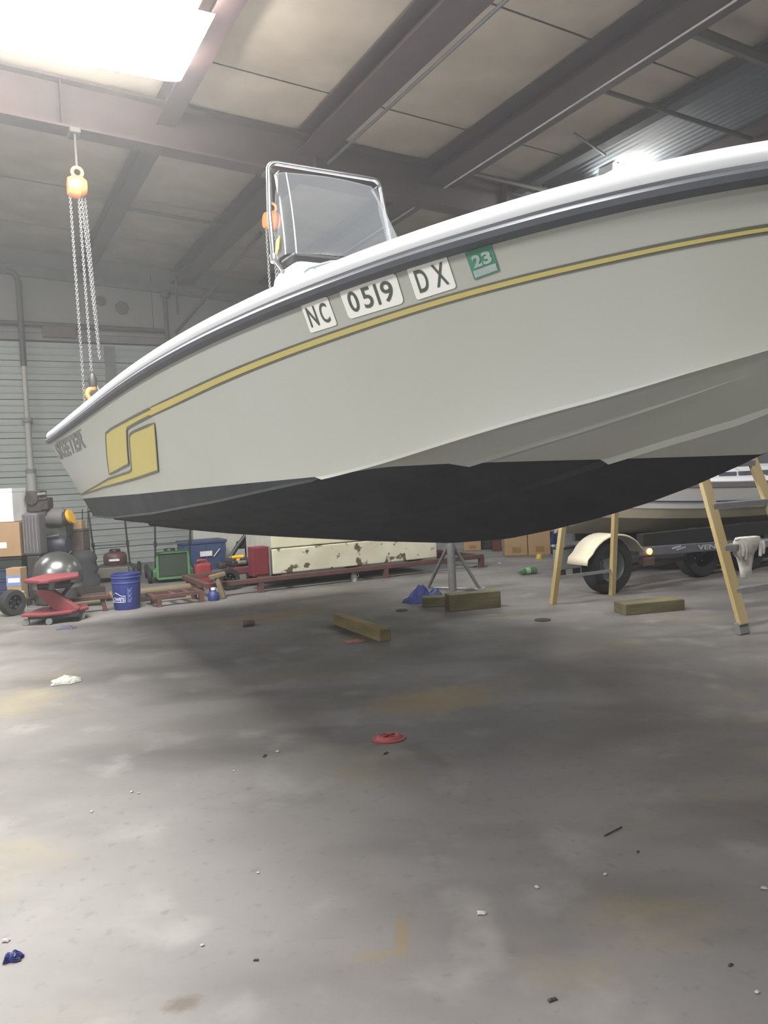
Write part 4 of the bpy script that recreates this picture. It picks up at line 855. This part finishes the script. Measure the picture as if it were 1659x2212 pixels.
for x in (-.05, .9, 1.9, 2.8, 3.64): MB().box(x, x + .06, .06, 1.05, .12, .165).build('cross_member', M_rust, t)
for x in (0.0, .56, 2.19, 3.64):
    for y in (0, 1.05): MB().box(x, x + .06, y, y + .06, .0, .115).build('leg', M_rust, t)
MB().box(3.60, 3.74, -.02, .12, 0, .012).build('foot_plate', M_rust, t)
M_pnl = mat('white_sheet', (190, 190, 182), .6, scale=2)
t = bf('white_sheet_panel', 'tall white sheet standing upright behind the blue tote', 'panel', 12.0, 3.05)
MB().box(0, 1.25, 0, .03, 0, .82).build('sheet', M_pnl, t, bevel=.004); MB().box(-.02, 0, -.01, .04, 0, .82).build('edge_trim', M_grey, t); MB().box(1.25, 1.27, -.01, .04, 0, .82).build('edge_trim', M_grey, t)
t = bf('red_cabinet', 'narrow dark red metal cabinet standing on the red frame', 'cabinet', 8.74, 2.90, .172)
MB().box(0, .20, 0, .18, 0, .34).build('body', mat('dull_red', (112, 42, 52), .55, scale=4), t, bevel=.008); MB().box(.195, .215, -.005, .19, 0, .335).build('edge', M_grey, t)
MB().box(.02, .18, -.006, 0, .02, .32).build('door', mat('dull_red', (150, 34, 44), .5), t, bevel=.002)
t = bf('dark_post', 'dark upright post with clamps behind the red cabinet', 'post', 9.8, 3.20)
MB().box(-.02, .10, 0, .1, 0, .85).build('post', M_dark, t, bevel=.01); MB().box(-.14, -.02, .0, .08, .42, .52).build('clamp', M_dark, t, bevel=.02); MB().tube([(-.3, 0, .25), (-.15, .0, .45), (0, 0, .62)], .03, 8).build('arm', M_dark, t, smooth=50)
t = bf('long_pipe', 'long rusty pipe lying across the floor behind the blue bucket', 'pipe', 9.35, 1.35)
MB().tube([(0, 0, .055), (1.10, .02, .055)], .05, 14).build('pipe', mat('rusty_pipe', (122, 92, 80), .7, col2=(110, 104, 84), scale=2.5, amt=1, bump=.2), t, smooth=50)
for x in (0, 1.08): MB().tube([(x, 0, .055), (x + .03, 0, .055)], .056, 14).build('end_collar', M_rust, t, smooth=50)
t = bf('long_pipe', 'short dull green pipe on the floor left of the blue bucket', 'pipe', 9.1, .78)
MB().tube([(0, .1, .05), (.50, -.02, .05)], .045, 12).build('pipe', mat('dull_pipe', (116, 112, 88), .7, scale=4), t, smooth=50); MB().tube([(.02, .1, .05), (-.04, .11, .05)], .055, 12).build('end_collar', M_galv, t, smooth=50)
t = bf('steel_rack', 'low flat rusty steel rack on the floor right of the blue bucket', 'rack', 8.40, 1.72)
for y in (0, .30): MB().box(-.05, .50, y, y + .05, .09, .125).build('rail', M_rust, t)
for x in (-.05, .17, .32, .45): MB().box(x, x + .05, .05, .30, .09, .12).build('crossbar', M_rust, t)
for x in (.0, .45): MB().box(x, x + .05, 0, .05, 0, .09).build('leg', M_rust, t)
for x in (.0, .45): MB().box(x, x + .05, .30, .35, 0, .09).build('leg', M_rust, t)
t = bf('short_timber', 'dark stub of timber on the floor beside the blue bucket', 'timber', 8.95, 1.66); MB().box(0, .5, 0, .09, 0, .06).build('beam', mat('dark_wood', (66, 56, 50), .85, scale=8), t, bevel=.005); MB().box(.5, .55, -.005, .095, 0, .062).build('pale_end', M_woodl, t)
g = ground(462, 1297); t = thing('blue_jug', 'small dark blue jug with a white cap under the red frame', 'jug', (g.x, g.y, 0), .3)
MB().lathe([(0, 0), (.06, 0), (.062, .02), (.058, .08), (.02, .11), (.02, .12), (0, .12)], 12).build('body', mat('navy_jug', (44, 52, 110), .5), t, smooth=50); MB().lathe([(0, .115), (.026, .115), (.026, .14), (0, .14)], 10).build('cap', M_white, t)
t = bf('bolted_bracket', 'dirty brown upright bracket bolted over the red frame beside the tyre', 'bracket', 8.48, 2.46)
MB().bar((.0, 0, 0), (-.06, .05, .26), .05, .05).build('arm', mat('dirty_brown', (120, 104, 84), .8, scale=14, amt=.9), t, bevel=.008); MB().bar((-.14, .04, .24), (.04, .04, .27), .06, .05).build('head', mat('dirty_brown', (120, 104, 84), .8), t, bevel=.01)
# little red chassis with tyre and tools between gas can and cabinet
t = bf('go_kart', 'small low machine with a tyre and maroon chassis left of the red cabinet', 'machine', 9.2, 2.74)
wheel_parts(t, -.02, -.06, .13, .10, M_rimd)
mar = mat('maroon_metal', (98, 46, 56), .6, col2=(80, 52, 56), scale=8)
MB().box(.06, .36, -.05, .4, .17, .26).build('chassis', mar, t, bevel=.015); MB().box(.05, .35, .0, .35, .26, .34).build('engine', M_dark, t, bevel=.02)
MB().box(.12, .22, -.04, .05, .29, .33).build('pale_part', M_alu, t, bevel=.01)
MB().box(-.1, -.01, .0, .2, .25, .32).build('guard', M_dark, t, bevel=.02)
t = bf('yellow_grease_gun', 'yellow hand tool lying on the low machine', 'tool', 9.22, 2.82, .355)
my = mat('tool_yellow', (220, 176, 40), .45, scale=9)
MB().tube([(-.02, 0, .02), (.12, 0, .02)], .022, 10).build('body', my, t, smooth=50); MB().bar((.06, 0, .01), (.04, 0, -.05), .03, .04).build('grip', my, t, bevel=.006); MB().tube([(-.06, 0, .022), (-.02, 0, .02)], .012, 8).build('nozzle', M_alu, t, smooth=50)

# fuel can and tote
t = bf('fuel_can', 'bright red plastic fuel can in front of the blue tote', 'fuel can', 9.9, 2.54)
MB().box(0, .20, 0, .15, .0, .27).build('body', mat('fuel_red', (146, 54, 60), .6, scale=6), t, bevel=.03, seg=3); MB().tube([(.03, .075, .25), (.04, .075, .305), (.14, .075, .305), (.16, .075, .25)], .016, 8).build('handle', mat('fuel_red', (206, 44, 48), .45), t, smooth=50)
MB().lathe([(0, .25), (.028, .25), (.028, .295), (0, .295)], 10, T(.03, .05, 0)).build('spout_cap', M_dark, t)
t = bf('blue_tote', 'dark blue plastic storage tote near the back wall', 'tote', 11.5, 2.79)
mt = mat('tote_blue', (58, 76, 112), .55, col2=(48, 64, 98), scale=4)
b = MB(); P = []
for z, k in ((0, .03), (.30, .0), (.42, 0)): P.append([Vector((k, k, z)), Vector((.62 - k, k, z)), Vector((.62 - k, .45 - k, z)), Vector((k, .45 - k, z)), Vector((k, k, z))])
b.grid(P); b.add(P[0][:4], [(3, 2, 1, 0)]); b.build('tub', mt, t); MB().box(-.02, .64, -.02, .47, .40, .445).build('lid', mt, t, bevel=.01)
for x in (.05, .31, .55): MB().box(x, x + .02, -.012, .01, .04, .40).build('rib', mt, t)
MB().box(.22, .40, -.026, -.016, .215, .29).build('paper_label', M_white, t)
MB().bar((.42, -.02, .20), (.52, -.02, .31), .012, .012).build('white_cable', M_white, t)

# ============================================================ lawn mowers
def mower(label, u, v, rz, deckm, engm, bag):
    t = thing('lawn_mower', label, 'lawn mower', uv(u, v), RZ + rz)
    b = MB(); P = []
    for z, k in ((.08, 0), (.16, 0), (.20, .04)): P.append([Vector((-.26 + k, -.38 + k, z)), Vector((.26 - k, -.38 + k, z)), Vector((.28 - k, 0, z)), Vector((.22 - k, .36 - k, z)), Vector((-.22 + k, .36 - k, z)), Vector((-.28 + k, 0, z)), Vector((-.26 + k, -.38 + k, z))])
    b.grid(P); b.add(P[-1][:6], [(0, 1, 2, 3, 4, 5)]); b.build('deck', deckm, t, bevel=.01)
    MB().lathe([(0, .2), (.14, .2), (.16, .24), (.16, .33), (.13, .37), (.05, .39), (0, .39)], 16, T(0, .02, 0)).build('engine', engm, t, smooth=40)
    MB().lathe([(0, .39), (.08, .39), (.07, .42), (0, .425)], 14, T(0, .02, 0)).build('starter_cover', M_black, t, smooth=40)
    MB().box(-.07, .07, -.16, -.13, .26, .29).build('trim_plate', M_white, t, bevel=.004)
    for x in (-.30, .30):
        for y, r in ((-.34, .10), (.32, .10)): 
            MB().lathe([(0, -.025), (r * .8, -.025), (r, -.015), (r, .015), (r * .8, .025), (0, .025)], 18, T(x, y, r, ry=R(90))).build('wheel', M_rubber, t, smooth=35)
    for x in (-.22, .22): MB().tube([(x, -.30, .17), (x, -.62, .62), (x, -.85, 1.0)], .012, 8).build('handle_bar', M_strut, t, smooth=50)
    MB().tube([(-.22, -.85, 1.0), (.22, -.85, 1.0)], .014, 8).build('handle_grip', M_black, t); MB().tube([(-.22, -.55, .52), (.22, -.55, .52)], .010, 8).build('cross_bar', M_strut, t)
    for x in (-.22, .22): MB().box(x - .02, x + .02, -.58, -.54, .50, .56).build('handle_knob', M_black, t, bevel=.006)
    if bag:
        b = MB(); 
        for a, c in (((-.20, -.42, .06), (.20, -.42, .06)), ((-.20, -.42, .40), (.20, -.42, .40)), ((-.20, -.42, .06), (-.20, -.42, .40)), ((.20, -.42, .06), (.20, -.42, .40))): b.bar(a, c, .03, .03)
        b.build('catcher_frame', bag, t); MB().box(-.19, .19, -.415, -.25, .07, .39).build('grass_bag', mat('dark_mesh', (52, 66, 54), .9, bump=.3), t, bevel=.02)
    else: MB().box(-.20, .20, -.44, -.36, .06, .20).build('rear_flap', mat('dull_metal', (104, 100, 92), .6), t, bevel=.01); 
    return t
mower('lawn mower with a dark maroon engine, standing behind the blue bucket', 11.6, 1.83, R(-14), mat('olive_deck', (70, 74, 66), .6), mat('maroon_engine', (92, 60, 60), .5), None)
mower('green lawn mower with a framed grass catcher, left of the blue tote', 10.9, 2.44, R(-8), mat('green_deck', (62, 104, 68), .5), mat('green_engine', (58, 112, 62), .5), mat('green_frame', (78, 122, 84), .5))

# ============================================================ blue bucket
g = ground(266, 1319); t = thing('bucket', 'blue plastic bucket with white house logo lettering on the floor at the left', 'bucket', (g.x, g.y + .14, 0), 0)
mb = mat('bucket_blue', (46, 58, 124), .5, col2=(40, 50, 108), scale=3)
MB().lathe([(0, .0), (.128, 0), (.132, .01), (.146, .27), (.150, .275), (.150, .285), (.146, .29), (.147, .325), (.153, .33), (.153, .34), (.148, .345), (.150, .368), (.154, .37), (.150, .374), (.142, .372), (.126, .02), (0, .018)], 40, cap=False).build('tub', mb, t, smooth=35)
b = MB()
for k in (0, 1):
    pass
HP = [(.153 * math.cos(a), .153 * math.sin(a), .335 - .0 + 0 * a) for a in [R(180 + i * 15) for i in range(13)]]
MB().tube([(x, y, z - .07 * math.sin(math.pi * i / 12)) for i, (x, y, z) in enumerate(HP)][0:1] + [(-.157, 0, .33), (-.158, .05, .30)], .0035, 6).build('bail', M_alu, t)
def onb(ang, z): r = .1315 + (.146 - .1315) * z / .27 + .0012; return Vector((r * math.sin(ang), -r * math.cos(ang), z))
def bfn(x, y): return onb(R(-62 + 74 * x), .085 + .10 * y)
vs, fs, asp = text_mesh("LOWE'S", 1, .03); b = MB(); b.add([bfn(.03 + .92 * x, .10 + .42 * y) for x, y in vs], fs)
LG = [(-.02, .0), (1.0, .0), (1.0, .64), (.80, .64), (.42, 1.0), (.04, .64), (-.02, .64), (-.02, .0)]; dl = []
for p, q in zip(LG, LG[1:]): dl += [(p[0] + (q[0] - p[0]) * i / 8, p[1] + (q[1] - p[1]) * i / 8) for i in range(8)]
dl.append(LG[-1]); b.tube([bfn(*p) for p in dl], .0028, 4); o = b.build('logo', mat('logo_white', (206, 210, 232), .5), t); o['label'] = 'white gabled outline logo with lettering'
b = MB()
for r_ in range(9): b.add([onb(R(22), .22 - r_ * .017), onb(R(40 - (r_ % 3) * 3), .22 - r_ * .017), onb(R(40 - (r_ % 3) * 3), .228 - r_ * .017), onb(R(22), .228 - r_ * .017)], [(0, 1, 2, 3)])
b.build('printed_block', mat('faded_print', (140, 146, 196), .5), t)

# ============================================================ red lift table on castors
g = ground(85, 1350); t = thing('lift_table', 'small red scissor lift table on castors at the left, beside the bucket', 'lift table', (g.x, g.y, 0), R(10))
mr_ = mat('lift_red', (130, 60, 66), .7, col2=(108, 50, 58), scale=4)
b = MB(); top = [(-.12, .02), (.06, -.16), (.14, -.16), (.36, .12), (.30, .42), (-.02, .42)]
b.add([Vector((x, y, z)) for z in (.405, .445) for x, y in top], [tuple(range(6))[::-1], tuple(range(6, 12))] + [(i, (i + 1) % 6, (i + 1) % 6 + 6, i + 6) for i in range(6)]); b.build('tabletop', mr_, t, bevel=.012)
MB().prism([(-.04, .30), (.02, .33), (.12, .32), (.36, .12), (.34, .10), (.14, .11)], .06, .16).build('lift_arm', mr_, t, bevel=.012)
MB().prism([(.26, .36), (.30, .36), (.08, .11), (.03, .11)], .20, .25).build('lift_arm', M_dark, t, bevel=.006)
b = MB(); top = [(-.16, .0), (.06, -.08), (.30, .0), (.42, .20), (.36, .42), (-.06, .42)]
b.add([Vector((x, y, z)) for z in (.085, .115) for x, y in top], [tuple(range(6))[::-1], tuple(range(6, 12))] + [(i, (i + 1) % 6, (i + 1) % 6 + 6, i + 6) for i in range(6)]); b.build('base_plate', mr_, t, bevel=.008)
MB().box(-.10, .36, .0, .40, .055, .085).build('under_frame', M_dark, t)
MB().tube([(.10, .1, .32), (.13, .1, .405)], .035, 12).build('swivel', M_galv, t, smooth=50)
MB().tube([(-.02, .12, .36), (.28, .12, .36)], .04, 10).build('cylinder', M_dark, t, smooth=50)
for x, y in ((-.12, .02), (.10, -.04), (.36, .16), (-.02, .38)):
    fk = MB().box(x - .022, x + .022, y - .012, y + .012, .03, .062).build('castor', M_galv, t)
    MB().lathe([(0, -.015), (.03, -.015), (.033, 0), (.03, .015), (0, .015)], 14, T(x, y, .033, rx=R(90))).build('wheel', M_grey, fk, smooth=40)

# ============================================================ junk heap at the far left
def place(px, py, Y): return at(px, py, Y)
pt = at(0, 1129, 9.3)
t = carton('cardboard_box', 'big brown cardboard box with a hand hole at the left edge', at(-45, 1203, 9.3).x, 9.25, .53, .52, .45, .40, 0, M_card, None, False, True)
MB().box(.22, .36, -.003, 0, .10, .17).build('white_label', M_white, t)
t = thing('white_box', 'plain white box on top of the big cardboard box at the left edge', 'box', (at(-60, 1129, 9.3).x, 9.3, .935)); MB().box(0, .49, 0, .35, 0, .395).build('body', M_white, t, bevel=.006); MB().box(-.003, .493, -.003, .353, .355, .398).build('lid', M_white, t)
mcr = mat('navy_crate', (44, 54, 88), .6, scale=5)
for k in range(4):
    t = thing('storage_crate', ('lowest', 'second lowest', 'second highest', 'topmost')[k] + ' of four navy stacked crates under the big cardboard box', 'crate', (at(-50, 1200, 9.3).x, 9.28, .13 * k))
    MB().box(0, .53, 0, .42, 0, .10).build('body', mcr if k < 3 else mat('black_green', (40, 48, 42), .6), t, bevel=.006); MB().box(-.012, .542, -.012, .432, .10, .126).build('rim', mcr if k < 3 else M_black, t, bevel=.005)
g = at(30, 1290, 8.7); t = carton('cardboard_box', 'small cardboard box with a blue and white label behind the little tyre', g.x - .07, 8.7, .08, .16, .16, .36, 0, M_card, None, False)
MB().box(.0, .16, -.003, 0, .16, .28).build('blue_label', mat('pale_blue', (120, 138, 180), .6), t); MB().box(.02, .15, -.005, -.003, .20, .25).build('white_label', M_white, t)
MB().box(-.02, .18, -.01, .2, -.08, 0).build('pallet_strip', mat('dark_wood', (66, 56, 50), .85), t)
g = ground(24, 1331); t = thing('small_wheel', 'small grey rubber wheel standing on the floor at the left edge', 'wheel', (g.x, g.y + .05, 0), R(60)); wheel_parts(t, 0, 0, .135, .11, M_rimd)
g = ground(52, 1322); t = thing('white_canister', 'thin whitish canister standing left of the red lift table', 'canister', (g.x, g.y, 0)); MB().lathe([(0, 0), (.03, 0), (.03, .17), (.024, .19), (0, .19)], 12).build('body', mat('offwhite', (186, 178, 172), .6), t, smooth=40)
MB().lathe([(.0305, .09), (.032, .09), (.032, .1), (.0305, .1)], 12, cap=False).build('ring', M_dark, t); MB().lathe([(0, .19), (.026, .19), (.026, .215), (.015, .23), (0, .23)], 12).build('cap', M_grey, t)
# cowled outboard engine
rr = mat('engine_grey', (92, 88, 92), .5, col2=(74, 72, 76), scale=6)
t = thing('outboard_engine', 'grey ribbed upright engine cowl on top of the junk, beside the cardboard box', 'engine', (at(69, 1200, 9.2).x, 9.2, .0))
MB().box(-.10, .10, 0, .22, .53, 1.03).build('cowl', rr, t, bevel=.03, seg=3)
for x in (-.08, -.045, -.01, .03, .07): MB().box(x, x + .014, -.014, 0, .56, .99).build('rib', mat('engine_rib', (116, 110, 114), .5), t, bevel=.004)
MB().box(-.08, .08, .02, .2, .0, .53).build('leg_housing', M_dark, t, bevel=.02)
def junk(name, label, cat, px, py, Y, parts):
    """parts: (kind, dims..., material) placed around a point"""
    p = at(px, py, Y); t = thing(name, label, cat, (p.x, p.y, 0)); rnd = random.Random(len(label))
    for nm, k, a, m in parts:
        if k == 'box': MB().box(*a).build(nm, m, t, bevel=.012)
        elif k == 'cyl': MB().tube([a[0], a[1]], a[2], 14).build(nm, m, t, smooth=50)
        elif k == 'lathe': MB().lathe(a[0], 18, a[1]).build(nm, m, t, smooth=50)
    return t
dk2 = mat('greasy_black', (42, 38, 38), .6, col2=(70, 62, 60), scale=18, amt=.9, bump=.4)
dkg = mat('greasy_green', (50, 58, 52), .6, scale=12, col2=(78, 78, 76), amt=.8, bump=.3)
junk('bare_engine', 'black bare engine block on top of the junk heap', 'engine', 80, 1100, 9.6, [
    ('block', 'box', (-.13, .05, 0, .2, 1.03, 1.29), dk2), ('head', 'box', (.03, .13, 0, .18, 1.05, 1.20), dk2), ('intake', 'cyl', ((.02, .0, 1.24), (.12, .0, 1.25), .02), M_galv), ('intake', 'cyl', ((.0, .0, 1.18), (.13, .0, 1.19), .018), dk2),
    ('fan', 'lathe', ([(0, 0), (.08, 0), (.08, .03), (0, .04)], T(-.05, -.0, 1.2, rx=R(90))), dk2), ('mount', 'box', (-.1, .1, .02, .18, .98, 1.04), dk2)])
junk('generator', 'greasy dark generator with a yellow pulley in the middle of the junk heap', 'machine', 118, 1170, 9.7, [
    ('housing', 'box', (-.18, .16, 0, .25, .86, 1.0), mat('dusty_maroon', (88, 76, 78), .7, scale=10)), ('motor', 'lathe', ([(0, -.13), (.10, -.13), (.12, -.08), (.12, .08), (.09, .12), (0, .12)], T(.02, .05, .95, ry=R(90))), mat('dusty_grey', (104, 100, 100), .7, scale=10)),
    ('pulley', 'lathe', ([(0, 0), (.085, 0), (.095, .02), (.095, .045), (0, .05)], T(.19, -.0, .94, ry=R(70))), mat('pulley_yellow', (222, 170, 44), .5)), ('pulley_hub', 'lathe', ([(0, 0), (.09, 0), (.09, .03), (0, .03)], T(.155, -.0, .93, ry=R(70))), dk2),
    ('casing', 'box', (-.16, .14, .02, .26, .70, .86), dkg), ('strap', 'box', (-.19, .10, -.01, .0, .90, .925), mar)])
junk('motor_unit', 'blue black motor casing under the generator in the junk heap', 'machine', 122, 1200, 9.7, [
    ('casing', 'lathe', ([(0, -.14), (.11, -.14), (.14, -.10), (.14, .08), (.10, .13), (0, .13)], T(.0, .06, .60, ry=R(90))), mat('blue_black', (52, 54, 68), .5, scale=7)), ('lip', 'cyl', ((-.09, -.07, .715), (.08, -.08, .735), .012), M_galv), ('guard', 'box', (-.2, -.12, 0, .2, .42, .72), dkg), ('base', 'box', (-.18, .14, .0, .25, .36, .46), dkg)])
junk('green_crate', 'dark green open crate in the junk heap above the silver dome', 'crate', 118, 1220, 9.5, [('body', 'box', (-.16, .14, 0, .25, .12, .42), dkg), ('rim', 'box', (-.17, .15, -.01, .26, .42, .445), mat('pale_green_rim', (120, 134, 120), .5)), ('handle', 'box', (-.05, .05, -.02, .0, .30, .33), M_black)])
p = at(165, 1145, 10.1); carton('cardboard_box', 'small cardboard box on top of the brown box at the right of the junk heap', p.x - .06, 10.1, .775, .13, .13, .11, 0, M_card, None, False)
p = at(167, 1188, 10.1); t = thing('brown_bin', 'brown rectangular bin in the junk heap under the small cardboard box', 'bin', (p.x - .10, 10.05, .50)); MB().box(0, .20, 0, .25, 0, .26).build('body', mat('brown_bin', (96, 84, 80), .7, scale=5), t, bevel=.01); MB().box(-.01, .21, -.01, .26, .255, .272).build('rim', mat('brown_bin', (96, 84, 80), .7), t)
p = at(172, 1250, 10.0); t = thing('folded_cover', 'dark folded cover heaped at the right end of the junk heap', 'cover', (p.x, 10.0, 0))
b = MB(); P = []
rnd = random.Random(4)
for z, w, d in ((0, .20, .18), (.12, .21, .2), (.2, .17, .17), (.26, .20, .19), (.33, .15, .16), (.38, .19, .19), (.45, .17, .17), (.50, .10, .1), (.505, 0.01, 0.01)):
    P.append([Vector((w * math.cos(2 * math.pi * k / 16) * (1 + .1 * rnd.random()), .1 + d * math.sin(2 * math.pi * k / 16), z)) for k in range(16)] ); P[-1].append(P[-1][0])
b.grid(P); b.build('cloth', mat('dark_cloth', (62, 62, 66), .9, scale=9, bump=.3), t, smooth=70)
p = ground(178, 1276); t = carton('cardboard_box', 'cardboard box with a lighter lid on the floor right of the silver dome', p.x - .03, 9.02, 0, .20, .2, .29, R(4), M_card, None, False); MB().box(-.008, .208, -.008, .208, .25, .30).build('lid', mat('pale_card', (180, 158, 104), .85), t)
p = at(112, 1240, 8.8); t = thing('silver_dome', 'large dull silver dome tank end standing behind the red lift table', 'tank', (p.x, 8.95, 0))
MB().lathe([(.22, 0), (.255, .02), (.27, .18), (.272, .32), (.258, .40), (.225, .47), (.175, .525), (.11, .565), (.05, .582), (0, .585)], 32, T(.0, 0, 0), cap=False).build('dome', mat('dull_silver', (130, 132, 132), .28, .75, (104, 104, 106), scale=4), t, smooth=60)
MB().lathe([(.266, .18), (.272, .18), (.272, .215), (.266, .215)], 32, cap=False).build('band', M_galv, t)
t = junk('yellow_cone_part', 'small pale knob part on the red lift table top', 'part', 100, 1240, 8.05, []); bpy.data.objects.remove(t)
for i, (x0, y0, l, a) in enumerate(((100, 1300, .55, .1), (150, 1312, .45, -.1))):
    g = ground(x0, y0); o = MB().box(0, l, 0, .08, 0, .07).build('scrap_timber', mat('dark_wood', (66, 56, 50), .85), loc=(g.x, g.y + .35, 0), rz=RZ + a, bevel=.005); tag(o, ('left' if i == 0 else 'right') + ' one of two dark timber offcuts behind the red lift table', 'timber')
t = bf('metal_trestle', 'low rusty metal trestle between the lift table and the bucket', 'trestle', 8.55, .86)
MB().box(-.05, .42, 0, .08, .13, .17).build('top_bar', M_rust, t, bevel=.006)
for x in (0, .34): MB().bar((x, .04, .13), (x + .03, .04, 0), .04, .04).build('leg', M_rust, t)
b = MB(); P = [uv(13.5, 1.55, z) for z in (1.08, .9, .7, .45)]
P = [at(178, y, 12.6) for y in (1100, 1130, 1154)] + [at(184, 1156, 12.6)] + [at(190, y, 12.6) for y in (1154, 1130, 1095)]
tag(MB().tube(P, .008, 5).build('extension_lead', M_dark, smooth=60), 'thin dark cord hanging in a loop on the back wall under the stern', 'cord')
